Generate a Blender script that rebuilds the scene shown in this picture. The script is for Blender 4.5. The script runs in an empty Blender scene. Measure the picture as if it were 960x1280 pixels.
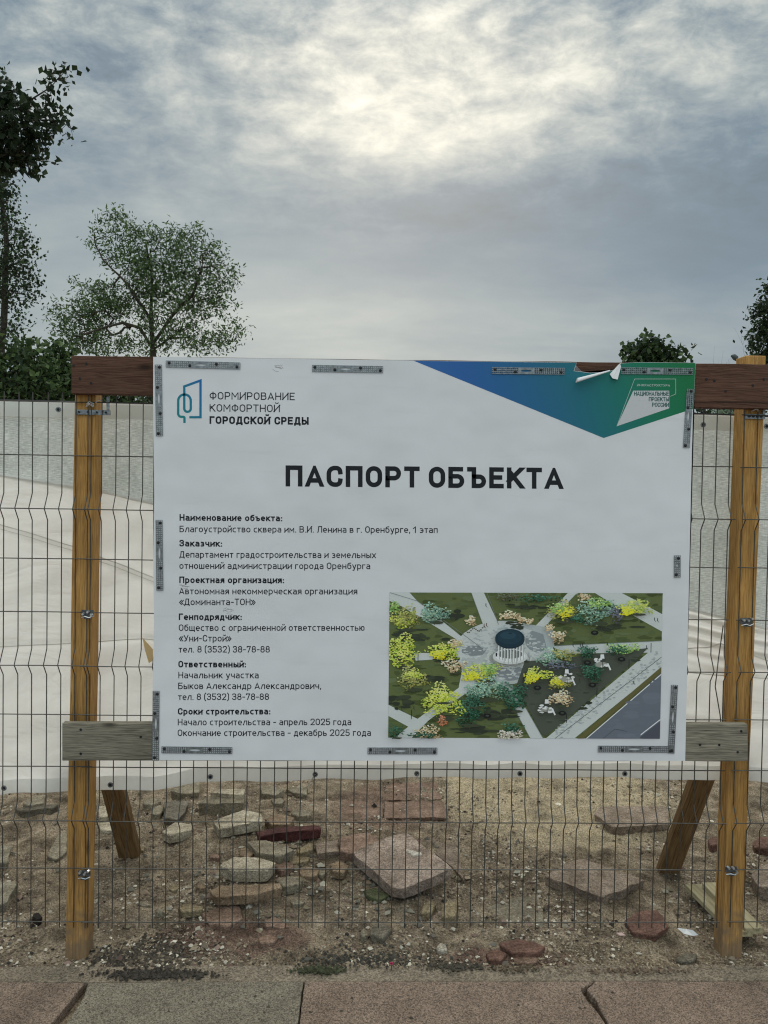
import bpy, bmesh, math, random
from math import sin, cos, pi, radians, sqrt
from mathutils import Vector, Matrix, noise
C = bpy.context.scene.collection
SC = bpy.context.scene
random.seed(7)
# ------------------------------------------------------------------ camera
CAMH = 1.72; F = 961.0
yaw, pitch, roll = radians(1.65), radians(-1.5), radians(0.93)
fw = Vector((sin(yaw)*cos(pitch), cos(yaw)*cos(pitch), sin(pitch)))
r0 = Vector((cos(yaw), -sin(yaw), 0)); u0 = r0.cross(fw)
rt = r0*cos(roll) + u0*sin(roll); up = u0*cos(roll) - r0*sin(roll)
cam = bpy.data.cameras.new('camera'); camo = bpy.data.objects.new('camera', cam); C.objects.link(camo)
m = Matrix((rt, up, -fw)).transposed().to_4x4(); m.translation = Vector((0, 0, CAMH)); camo.matrix_world = m
cam.sensor_fit = 'VERTICAL'; cam.sensor_height = 36; cam.lens = 36*F/1280.0
cam.clip_start = 0.05; cam.clip_end = 2000
SC.camera = camo
SC.render.resolution_x = 768; SC.render.resolution_y = 1024
def ray(px, py): return fw*F + rt*(px-480) + up*(640-py)
def P(px, py, Y):                       # point on the vertical plane y=Y
    d = ray(px, py); return Vector((0, 0, CAMH)) + d*(Y/d.y)
def G(px, py, z=0.0):                   # point on the level z
    d = ray(px, py); return Vector((0, 0, CAMH)) + d*((z-CAMH)/d.z)
# ------------------------------------------------------------------ world
W = bpy.data.worlds.new("World"); SC.world = W; W.use_nodes = True
SUN = ray(515, 115).normalized()
sun_el = math.asin(SUN.z); sun_az = math.atan2(SUN.x, SUN.y)
nt = W.node_tree; nt.nodes.clear()
def N(nt, t, **k):
    n = nt.nodes.new(t)
    for a, b in k.items(): setattr(n, a, b)
    return n
def build_world():
    L = nt.links.new
    out = N(nt, 'ShaderNodeOutputWorld'); bg = N(nt, 'ShaderNodeBackground'); bg.inputs[1].default_value = 0.1
    sky = N(nt, 'ShaderNodeTexSky', sky_type='NISHITA', sun_disc=False); sky.sun_elevation = sun_el; sky.sun_rotation = sun_az
    sky.air_density = 1; sky.dust_density = 3
    tc = N(nt, 'ShaderNodeTexCoord'); d = tc.outputs['Generated']
    sep = N(nt, 'ShaderNodeSeparateXYZ'); L(d, sep.inputs[0])
    def M(op, a, b=None, c=None, clamp=False):
        n = N(nt, 'ShaderNodeMath', operation=op, use_clamp=clamp)
        for i, v in enumerate((a, b, c)):
            if v is None: continue
            if isinstance(v, (int, float)): n.inputs[i].default_value = v
            else: L(v, n.inputs[i])
        return n.outputs[0]
    def ellipse(px, py, sx, sz, flat=False):        # soft lobe round one direction, 1 in the middle
        c = ray(px, py).normalized()
        v = N(nt, 'ShaderNodeVectorMath', operation='SUBTRACT'); L(d, v.inputs[0]); v.inputs[1].default_value = c
        w = N(nt, 'ShaderNodeVectorMath', operation='MULTIPLY'); L(v.outputs[0], w.inputs[0]); w.inputs[1].default_value = (1/sx, 0.8, 1/sz)
        l = N(nt, 'ShaderNodeVectorMath', operation='LENGTH'); L(w.outputs[0], l.inputs[0])
        q = M('MULTIPLY', l.outputs['Value'], l.outputs['Value'])
        if flat: q = M('MULTIPLY', q, q)
        return M('POWER', 2.718, M('MULTIPLY', q, -1.0))
    z = M('MAXIMUM', sep.outputs[2], 0.0)
    den = M('ADD', z, 0.22)
    cx = M('DIVIDE', sep.outputs[0], den); cy = M('DIVIDE', sep.outputs[1], den)
    comb = N(nt, 'ShaderNodeCombineXYZ'); L(cx, comb.inputs[0]); L(cy, comb.inputs[1])
    def noi(scale, det, rough, off=0, dist=0.0, sc=(1, 1, 1)):
        mp = N(nt, 'ShaderNodeMapping'); L(comb.outputs[0], mp.inputs[0]); mp.inputs['Location'].default_value = (off, off*.7, off*.3)
        mp.inputs['Scale'].default_value = sc
        n = N(nt, 'ShaderNodeTexNoise'); L(mp.outputs[0], n.inputs['Vector']); n.inputs['Scale'].default_value = scale
        n.inputs['Detail'].default_value = det; n.inputs['Roughness'].default_value = rough; n.inputs['Distortion'].default_value = dist
        return n.outputs['Fac']
    n1 = noi(2.0, 3, .5, 3.1, .3); n2 = noi(11.0, 11, .64, 9.0, .2, (.95, 1.1, 1)); n3 = noi(3.6, 4, .5, 5.5, .5, (.5, 1.1, 1))
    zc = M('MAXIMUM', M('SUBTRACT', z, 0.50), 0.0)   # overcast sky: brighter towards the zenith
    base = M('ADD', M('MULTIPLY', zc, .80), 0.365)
    s1 = M('MULTIPLY', M('SUBTRACT', n1, .5), .16)
    hi = M('MULTIPLY_ADD', z, 4.6, -1.35, clamp=True)      # texture gets crisp high up, smooth low down
    s2 = M('MULTIPLY', M('SUBTRACT', n2, .5), M('MULTIPLY_ADD', hi, 1.2, .08))
    s3 = M('MULTIPLY', M('SUBTRACT', n3, .5), .26)
    g1 = ellipse(550, 112, .26, .088, True); g2 = ellipse(520, 70, .5, .17, True); g3 = ellipse(505, 120, .16, .05)
    gm = M('MULTIPLY_ADD', M('SUBTRACT', n2, .5), 1.0, 1.0)
    gl = M('MULTIPLY', gm, M('ADD', M('MULTIPLY', g1, .21), M('ADD', M('MULTIPLY', g2, .06), M('MULTIPLY', g3, .10))))
    dk = ellipse(770, 285, .36, .085, True); dk2 = ellipse(400, 232, .42, .04)
    low = ellipse(330, 410, .32, .085)
    v = M('ADD', M('ADD', base, s1), M('ADD', s2, s3))
    v = M('ADD', v, gl)
    v = M('SUBTRACT', v, M('ADD', M('MULTIPLY', dk, .15), M('MULTIPLY', dk2, .03)))
    v = M('ADD', v, M('MULTIPLY', low, .17))
    cr = N(nt, 'ShaderNodeValToRGB'); L(v, cr.inputs[0])
    e = cr.color_ramp.elements
    e[0].position = 0.0; e[0].color = (.13, .165, .19, 1); e[1].position = 1; e[1].color = (1.0, 1.0, .90, 1)
    for p, c in ((.25, (.188, .262, .325, 1)), (.42, (.325, .392, .42, 1)), (.6, (.53, .57, .55, 1)), (.8, (.80, .81, .72, 1))):
        a = e.new(p); a.color = c
    mul = N(nt, 'ShaderNodeVectorMath', operation='SCALE'); L(cr.outputs[0], mul.inputs[0]); back = M('MULTIPLY_ADD', sep.outputs[1], -.85, .60, clamp=True)   # unseen cloud behind the viewer, brightened to light the board face
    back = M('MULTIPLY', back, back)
    L(M('MULTIPLY', M('MULTIPLY_ADD', zc, 15.0, 9.2), M('MULTIPLY_ADD', back, 1.10, 1.0)), mul.inputs['Scale'])  # overhead and rear cloud boosted to raise the light on the board
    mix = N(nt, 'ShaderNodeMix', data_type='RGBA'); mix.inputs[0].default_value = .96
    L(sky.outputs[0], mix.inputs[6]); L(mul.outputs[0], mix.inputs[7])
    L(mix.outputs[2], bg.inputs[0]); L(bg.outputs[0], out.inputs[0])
SKYGAIN = 1.0
build_world()
sl = bpy.data.lights.new('sun', 'SUN'); sl.energy = 1.2; sl.angle = radians(22); sl.color = (1, .95, .86)
so = bpy.data.objects.new('sun', sl); C.objects.link(so); so.rotation_euler = (-SUN).to_track_quat('-Z', 'Y').to_euler(); so.location = (0, 0, 12)
SC.view_settings.view_transform = 'Standard'; SC.view_settings.look = 'None'; SC.view_settings.gamma = 1; SC.view_settings.exposure = 0.08
SC.view_settings.use_curve_mapping = False
SC.cycles.max_bounces = 6; SC.cycles.filter_width = 1.15
# ------------------------------------------------------------------ helpers
def lin(c): return tuple(((v/255)/12.92 if v/255 <= .04045 else ((v/255+.055)/1.055)**2.4) for v in c)
LIT = .42
def base(c, k=LIT): return tuple(min(.9, v/k) for v in lin(c))
class MB:
    def __init__(s): s.v = []; s.f = []; s.c = []
    def add(s, vs, fs, col=None):
        o = len(s.v); s.v += [Vector(v) for v in vs]; s.f += [tuple(i+o for i in f) for f in fs]
        s.c += [col or (1, 1, 1)]*len(vs)
    def box(s, x0, x1, y0, y1, z0, z1, col=None):
        s.add([(x, y, z) for z in (z0, z1) for y in (y0, y1) for x in (x0, x1)],
              [(0, 2, 3, 1), (4, 5, 7, 6), (0, 1, 5, 4), (2, 6, 7, 3), (0, 4, 6, 2), (1, 3, 7, 5)], col)
    def tube(s, pts, r, n=6, col=None, cap=True):
        pts = [Vector(p) for p in pts]; rs = r if isinstance(r, (list, tuple)) else [r]*len(pts)
        vs = []; ref = None
        for i, p in enumerate(pts):
            t = (pts[min(i+1, len(pts)-1)]-pts[max(i-1, 0)]).normalized()
            if ref is None: ref = t.orthogonal().normalized()
            a = (ref - t*ref.dot(t)).normalized(); ref = a; b = t.cross(a)
            vs += [p + (a*cos(2*pi*k/n)+b*sin(2*pi*k/n))*rs[i] for k in range(n)]
        fs = [(i*n+k, i*n+(k+1) % n, (i+1)*n+(k+1) % n, (i+1)*n+k) for i in range(len(pts)-1) for k in range(n)]
        if cap: fs += [tuple(range(n-1, -1, -1)), tuple((len(pts)-1)*n+k for k in range(n))]
        s.add(vs, fs, col)
    def build(s, name, mat, parent=None, smooth=False, bevel=0, origin=None, seg=2):
        if parent is not None: o = parent_world(parent)
        elif origin is not None: o = Vector(origin)
        else:
            xs = [v.x for v in s.v]; ys = [v.y for v in s.v]; zs = [v.z for v in s.v]
            o = Vector(((min(xs)+max(xs))/2, (min(ys)+max(ys))/2, min(zs)))
        me = bpy.data.meshes.new(name); me.from_pydata([v-o for v in s.v], [], s.f)
        ca = me.color_attributes.new('Col', 'FLOAT_COLOR', 'POINT')
        ca.data.foreach_set('color', [q for c in s.c for q in (*c, 1.0)])
        me.materials.append(mat)
        if smooth: me.polygons.foreach_set('use_smooth', [True]*len(me.polygons))
        me.update()
        ob = bpy.data.objects.new(name, me); C.objects.link(ob)
        if parent is not None: ob.parent = parent
        else: ob.location = o
        if bevel:
            b = ob.modifiers.new('bevel', 'BEVEL'); b.width = bevel; b.segments = seg; b.limit_method = 'ANGLE'
        return ob
def parent_world(p):
    o = Vector((0, 0, 0))
    while p is not None: o = o + p.location; p = p.parent
    return o
def tag(o, label=None, cat=None, group=None, kind=None):
    if label: o['label'] = label
    if cat: o['category'] = cat
    if group: o['group'] = group
    if kind: o['kind'] = kind
    return o
def thing(name, loc, label, cat, group=None):
    o = bpy.data.objects.new(name, None); C.objects.link(o); o.location = loc; o.empty_display_size = .1
    return tag(o, label, cat, group)
# ------------------------------------------------------------------ materials
def mat(name, rough=.8, spec=.3, metal=0.0):
    m = bpy.data.materials.new(name); m.use_nodes = True
    b = m.node_tree.nodes['Principled BSDF']; b.inputs['Roughness'].default_value = rough
    b.inputs['Specular IOR Level'].default_value = spec; b.inputs['Metallic'].default_value = metal
    return m, m.node_tree, b
def noisy(name, c1, c2, scale=20, detail=6, rough=.85, spec=.25, bump=0.0, bscale=None, stretch=(1, 1, 1), metal=0, attr=False, rr=.6, speck=None):
    m, t, b = mat(name, rough, spec, metal); L = t.links.new
    tc = N(t, 'ShaderNodeTexCoord'); mp = N(t, 'ShaderNodeMapping'); L(tc.outputs['Object'], mp.inputs[0]); mp.inputs['Scale'].default_value = stretch
    n = N(t, 'ShaderNodeTexNoise'); n.inputs['Scale'].default_value = scale; n.inputs['Detail'].default_value = detail; n.inputs['Roughness'].default_value = rr
    L(mp.outputs[0], n.inputs['Vector'])
    cr = N(t, 'ShaderNodeValToRGB'); L(n.outputs['Fac'], cr.inputs[0])
    cr.color_ramp.elements[0].position = .32; cr.color_ramp.elements[0].color = (*c1, 1)
    cr.color_ramp.elements[1].position = .68; cr.color_ramp.elements[1].color = (*c2, 1)
    col = cr.outputs[0]
    if attr:
        at = N(t, 'ShaderNodeAttribute', attribute_name='Col')
        mx = N(t, 'ShaderNodeMix', data_type='RGBA', blend_type='MULTIPLY'); mx.inputs[0].default_value = 1
        L(col, mx.inputs[6]); L(at.outputs['Color'], mx.inputs[7]); col = mx.outputs[2]
    if speck:      # (scale, low, high, strength): fine light and dark grains
        w = N(t, 'ShaderNodeTexVoronoi'); w.inputs['Scale'].default_value = speck[0]*1.15; ws = N(t, 'ShaderNodeSeparateColor'); L(w.outputs['Color'], ws.inputs[0])
        L(tc.outputs['Object'], w.inputs['Vector'])
        mr = N(t, 'ShaderNodeMapRange'); L(ws.outputs[0], mr.inputs[0]); mr.inputs[1].default_value = 0; mr.inputs[2].default_value = 1
        mr.inputs[3].default_value = speck[1]; mr.inputs[4].default_value = speck[2]
        v = N(t, 'ShaderNodeVectorMath', operation='SCALE'); L(col, v.inputs[0]); L(mr.outputs[0], v.inputs['Scale']); col = v.outputs[0]
    L(col, b.inputs['Base Color'])
    if bump:
        n2 = N(t, 'ShaderNodeTexNoise'); n2.inputs['Scale'].default_value = bscale or scale*2; n2.inputs['Detail'].default_value = 8
        L(mp.outputs[0], n2.inputs['Vector'])
        bp = N(t, 'ShaderNodeBump'); bp.inputs['Strength'].default_value = 1; bp.inputs['Distance'].default_value = bump
        L(n2.outputs['Fac'], bp.inputs['Height']); L(bp.outputs[0], b.inputs['Normal'])
    return m
def wood(name, c1, c2, c3, axis='Z', rough=.75, grain=60, knots=True, muddy=False):
    m, t, b = mat(name, rough, .2); L = t.links.new
    tc = N(t, 'ShaderNodeTexCoord'); mp = N(t, 'ShaderNodeMapping'); L(tc.outputs['Object'], mp.inputs[0])
    s = [1, 1, 1]; s['XYZ'.index(axis)] = .07; mp.inputs['Scale'].default_value = s
    g = N(t, 'ShaderNodeTexNoise'); g.inputs['Scale'].default_value = grain; g.inputs['Detail'].default_value = 5; g.inputs['Distortion'].default_value = .6
    L(mp.outputs[0], g.inputs['Vector'])
    cr = N(t, 'ShaderNodeValToRGB'); L(g.outputs['Fac'], cr.inputs[0]); e = cr.color_ramp.elements
    e[0].position = .3; e[0].color = (*c1, 1); e[1].position = .72; e[1].color = (*c3, 1); k = e.new(.5); k.color = (*c2, 1)
    big = N(t, 'ShaderNodeTexNoise'); big.inputs['Scale'].default_value = 5; big.inputs['Detail'].default_value = 5
    mp2 = N(t, 'ShaderNodeMapping'); s2 = [1, 1, 1]; s2['XYZ'.index(axis)] = .35; mp2.inputs['Scale'].default_value = s2
    L(tc.outputs['Object'], mp2.inputs[0]); L(mp2.outputs[0], big.inputs['Vector'])
    mr = N(t, 'ShaderNodeMapRange'); L(big.outputs['Fac'], mr.inputs[0]); mr.inputs[1].default_value = .3; mr.inputs[2].default_value = .7; mr.inputs[3].default_value = .62; mr.inputs[4].default_value = 1.2
    sc = N(t, 'ShaderNodeVectorMath', operation='SCALE'); L(cr.outputs[0], sc.inputs[0]); L(mr.outputs[0], sc.inputs['Scale'])
    # knots: sparse dark ovals
    vo = N(t, 'ShaderNodeTexVoronoi'); vo.inputs['Scale'].default_value = 4.5; vo.inputs['Randomness'].default_value = 1
    mp3 = N(t, 'ShaderNodeMapping'); s3 = [1.3, 1.3, 1.3]; s3['XYZ'.index(axis)] = .62; mp3.inputs['Scale'].default_value = s3
    L(tc.outputs['Object'], mp3.inputs[0]); L(mp3.outputs[0], vo.inputs['Vector'])
    kr = N(t, 'ShaderNodeMapRange'); L(vo.outputs['Distance'], kr.inputs[0]); kr.inputs[1].default_value = .03; kr.inputs[2].default_value = .10; kr.inputs[3].default_value = .35; kr.inputs[4].default_value = 1
    s4 = N(t, 'ShaderNodeVectorMath', operation='SCALE'); L(sc.outputs[0], s4.inputs[0])
    if knots: L(kr.outputs[0], s4.inputs['Scale'])
    else: s4.inputs['Scale'].default_value = 1
    fin = s4.outputs[0]
    ck = N(t, 'ShaderNodeTexNoise'); ck.inputs['Scale'].default_value = 34; ck.inputs['Detail'].default_value = 2; mc = N(t, 'ShaderNodeMapping'); sk = [1, 1, 1]; sk['XYZ'.index(axis)] = .02; mc.inputs['Scale'].default_value = sk
    L(tc.outputs['Object'], mc.inputs[0]); L(mc.outputs[0], ck.inputs['Vector'])      # thin drying cracks
    c1_ = N(t, 'ShaderNodeMath', operation='SUBTRACT'); L(ck.outputs['Fac'], c1_.inputs[0]); c1_.inputs[1].default_value = .38
    c2_ = N(t, 'ShaderNodeMath', operation='ABSOLUTE'); L(c1_.outputs[0], c2_.inputs[0])
    c3_ = N(t, 'ShaderNodeMapRange'); L(c2_.outputs[0], c3_.inputs[0]); c3_.inputs[1].default_value = 0; c3_.inputs[2].default_value = .018; c3_.inputs[3].default_value = .38; c3_.inputs[4].default_value = 1
    v5 = N(t, 'ShaderNodeVectorMath', operation='SCALE'); L(fin, v5.inputs[0]); L(c3_.outputs[0], v5.inputs['Scale']); fin = v5.outputs[0]
    if muddy:
        sx = N(t, 'ShaderNodeSeparateXYZ'); L(tc.outputs['Object'], sx.inputs[0]); mn = N(t, 'ShaderNodeTexNoise'); mn.inputs['Scale'].default_value = 22; mn.inputs['Detail'].default_value = 8; L(tc.outputs['Object'], mn.inputs['Vector'])
        q1 = N(t, 'ShaderNodeMath', operation='MULTIPLY_ADD'); L(mn.outputs['Fac'], q1.inputs[0]); q1.inputs[1].default_value = -.5; L(sx.outputs[2], q1.inputs[2])
        q2 = N(t, 'ShaderNodeMapRange'); L(q1.outputs[0], q2.inputs[0]); q2.inputs[1].default_value = -.22; q2.inputs[2].default_value = -.06; q2.inputs[3].default_value = .75; q2.inputs[4].default_value = 0
        mm_ = N(t, 'ShaderNodeMix', data_type='RGBA'); L(q2.outputs[0], mm_.inputs[0]); L(fin, mm_.inputs[6]); mm_.inputs[7].default_value = (.16, .12, .085, 1); fin = mm_.outputs[2]
    L(fin, b.inputs['Base Color'])
    bp = N(t, 'ShaderNodeBump'); bp.inputs['Strength'].default_value = .8; bp.inputs['Distance'].default_value = .003
    L(g.outputs['Fac'], bp.inputs['Height']); L(bp.outputs[0], b.inputs['Normal'])
    return m
def attrmat(name, rough=.6, spec=.3, trans=0.0, vary=0.0):
    m, t, b = mat(name, rough, spec); L = t.links.new
    at = N(t, 'ShaderNodeAttribute', attribute_name='Col'); L(at.outputs['Color'], b.inputs['Base Color'])
    if trans:
        tr = N(t, 'ShaderNodeBsdfTranslucent'); L(at.outputs['Color'], tr.inputs[0]); mx = N(t, 'ShaderNodeMixShader'); mx.inputs[0].default_value = trans
        L(b.outputs[0], mx.inputs[1]); L(tr.outputs[0], mx.inputs[2]); L(mx.outputs[0], t.nodes['Material Output'].inputs[0])
    return m
M_POST = wood('treated_pine', base((100, 74, 42)), base((124, 92, 50)), base((138, 106, 62)), 'Z', grain=200, muddy=True)
M_STRUT = wood('treated_pine_strut', base((56, 42, 26)), base((80, 61, 38)), base((94, 74, 50)), 'Z', grain=150)
M_BEAM = wood('dark_stained_plank', base((46, 30, 23)), base((60, 41, 32)), base((70, 50, 40)), 'X', grain=210)
M_GREYP = wood('weathered_grey_plank', base((66, 62, 54)), base((90, 85, 75)), base((104, 98, 86)), 'X', grain=210)
M_PALE = wood('pale_board_wood', base((92, 84, 64)), base((112, 104, 82)), base((124, 116, 94)), 'Z', knots=False)
M_WIRE = noisy('galvanised_wire', (.035, .032, .028), (.085, .078, .068), 60, 3, rough=.4, spec=.6, metal=.3)
M_STEEL = noisy('zinc_steel', base((120, 125, 128)), base((170, 175, 178)), 40, 3, rough=.33, spec=.5, metal=.85)
M_STEELD = noisy('dull_zinc_strip', base((70, 73, 75)), base((104, 108, 110)), 90, 3, rough=.4, spec=.5, metal=.6)
M_DARKST = noisy('dark_clamp_steel', (.05, .055, .06), (.14, .15, .16), 120, 3, rough=.35, spec=.6, metal=.5)
M_DARK = noisy('black_screw', (.012, .012, .013), (.03, .03, .032), 50, 2, rough=.5)
M_INK = noisy('print_ink_black', (.008, .01, .013), (.012, .014, .018), 10, 2, rough=.45, spec=.3)
M_PRINT = attrmat('coloured_print', .5, .3)
M_LEAF = attrmat('leaf', .55, .3, .35)
M_BARK = noisy('bark', (.03, .025, .02), (.075, .065, .05), 9, 6, bump=.01)
M_STONE = noisy('broken_concrete', (.48, .42, .35), (1.15, 1.10, 1.02), 12, 10, rough=.95, bump=.006, bscale=60, attr=True, speck=(170, .6, 1.4), rr=.7)
M_CHIP = attrmat('stone_chip', .9, .2)
# ------------------------------------------------------------------ ground
KY = G(480, 1207).y                      # far edge of the kerb
def hfun(x, y):
    if y < KY+.0: return -.035
    k = min(1, (y-KY)/.12)
    pit = sum(math.exp(-((x-a)/.11)**2-((y-2.82)/.09)**2) for a in (-1.135, 1.245))
    if pit > .02: k *= 1-.95*min(1, pit)
    n = noise.fractal((x*1.7, y*1.7, 3.3), 1.0, 2.1, 5)*.045
    n2 = noise.fractal((x*11, y*11, 7.7), 1.0, 2.0, 4)*.011
    heap = .05*math.exp(-((x+.55)/.55)**2-((y-3.75)/.5)**2)
    if y > 9: n *= 1; 
    return -.02 + k*(.012 + n*.55*min(1, (y-KY)/.5) + n2*1.7 + heap)
def build_ground():
    def axis(a, b, st, far, g):
        xs = []; v = a
        while v <= b: xs.append(v); v += st
        s = st; v = xs[0]; lo = []
        while v > -far: s *= g; v -= s; lo.append(v)
        s = st; v = xs[-1]; hi_ = []
        while v < far: s *= g; v += s; hi_.append(v)
        return lo[::-1]+xs+hi_
    X = axis(-2.3, 2.5, .014, 600, 1.35); Y = [-400, -100, -30, -8, -2, 0, 1, 1.6, 2, 2.3] + [v for v in axis(2.45, 5.2, .014, 900, 1.3) if v >= 2.45]
    vs = [(x, y, hfun(x, y) if abs(x) < 30 and y < 40 else -.02) for y in Y for x in X]
    w = len(X); fs = [(j*w+i, j*w+i+1, (j+1)*w+i+1, (j+1)*w+i) for j in range(len(Y)-1) for i in range(w-1)]
    m, t, b = mat('bare_earth', .95, .15); L = t.links.new
    tc = N(t, 'ShaderNodeTexCoord'); po = tc.outputs['Object']
    def nz(s, d, r=.6):
        n = N(t, 'ShaderNodeTexNoise'); n.inputs['Scale'].default_value = s; n.inputs['Detail'].default_value = d; n.inputs['Roughness'].default_value = r
        L(po, n.inputs['Vector']); return n.outputs['Fac']
    def ramp(f, st):
        r = N(t, 'ShaderNodeValToRGB'); L(f, r.inputs[0]); e = r.color_ramp.elements
        e[0].position, e[0].color = st[0][0], (*st[0][1], 1); e[1].position, e[1].color = st[-1][0], (*st[-1][1], 1)
        for p, c in st[1:-1]: q = e.new(p); q.color = (*c, 1)
        return r.outputs[0]
    dirt = ramp(nz(9, 10, .72), ((.3, (.090, .067, .046)), (.5, (.25, .195, .136)), (.7, (.44, .355, .26))))
    red = ramp(nz(14, 8, .7), ((.3, (.11, .062, .048)), (.7, (.25, .155, .12))))
    sand = ramp(nz(26, 10, .75), ((.3, (.27, .22, .145)), (.5, (.43, .35, .235)), (.7, (.52, .43, .30))))
    sep = N(t, 'ShaderNodeSeparateXYZ'); L(po, sep.inputs[0])
    def mth(op, a, b_=None, c=None, clamp=False):
        n = N(t, 'ShaderNodeMath', operation=op, use_clamp=clamp)
        for i, v in enumerate((a, b_, c)):
            if v is None: continue
            if isinstance(v, (int, float)): n.inputs[i].default_value = v
            else: L(v, n.inputs[i])
        return n.outputs[0]
    wob = mth('MULTIPLY_ADD', nz(3.2, 6), 1.2, -.6)
    def blob(cx, cy, rx, ry, sharp=3.0):
        a = mth('POWER', mth('ABSOLUTE', mth('DIVIDE', mth('SUBTRACT', sep.outputs[0], cx), rx)), 2); c = mth('POWER', mth('ABSOLUTE', mth('DIVIDE', mth('SUBTRACT', sep.outputs[1], cy), ry)), 2)
        return mth('MULTIPLY', mth('SUBTRACT', mth('ADD', 1.0, wob), mth('ADD', a, c)), sharp, clamp=True)
    sp = G(700, 1010); sm = blob(sp.x, sp.y+.25, .72, .85)
    rp = G(290, 1170); rm = blob(rp.x, rp.y, .32, .14, 2); rq = G(640, 1195); rm2 = blob(rq.x, rq.y, .28, .07, 2); rz = G(480, 1010); rm3 = blob(rz.x, rz.y, .35, .4, 1.5)
    def mix(f, a, c):
        x = N(t, 'ShaderNodeMix', data_type='RGBA'); L(f, x.inputs[0]); L(a, x.inputs[6]); L(c, x.inputs[7]); return x.outputs[2]
    col = mix(sm, dirt, sand); col = mix(mth('MULTIPLY', mth('MAXIMUM', rm, rm2), .8), col, red); col = mix(mth('MULTIPLY', rm3, .6), col, red)
    # damp dark patches and pale grit
    dark = nz(5.5, 7, .6); dr = N(t, 'ShaderNodeMapRange'); L(dark, dr.inputs[0]); dr.inputs[1].default_value = .36; dr.inputs[2].default_value = .52; dr.inputs[3].default_value = .6; dr.inputs[4].default_value = 1.05
    g = nz(150, 3, .7); gr = N(t, 'ShaderNodeMapRange'); L(g, gr.inputs[0]); gr.inputs[1].default_value = .38; gr.inputs[2].default_value = .66; gr.inputs[3].default_value = .5; gr.inputs[4].default_value = 1.7
    s = N(t, 'ShaderNodeVectorMath', operation='SCALE'); L(col, s.inputs[0]); L(mth('MULTIPLY', dr.outputs[0], gr.outputs[0]), s.inputs['Scale'])
    L(s.outputs[0], b.inputs['Base Color'])
    bp = N(t, 'ShaderNodeBump'); bp.inputs['Distance'].default_value = .02; bp.inputs['Strength'].default_value = 1; L(nz(70, 8, .7), bp.inputs['Height']); L(bp.outputs[0], b.inputs['Normal'])
    me = bpy.data.meshes.new('ground'); me.from_pydata(vs, [], fs); me.materials.append(m)
    me.polygons.foreach_set('use_smooth', [True]*len(me.polygons)); me.update()
    o = bpy.data.objects.new('ground', me); C.objects.link(o); tag(o, 'bare brown earth strewn with rubble behind the mesh fence', kind='structure')
build_ground()
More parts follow.
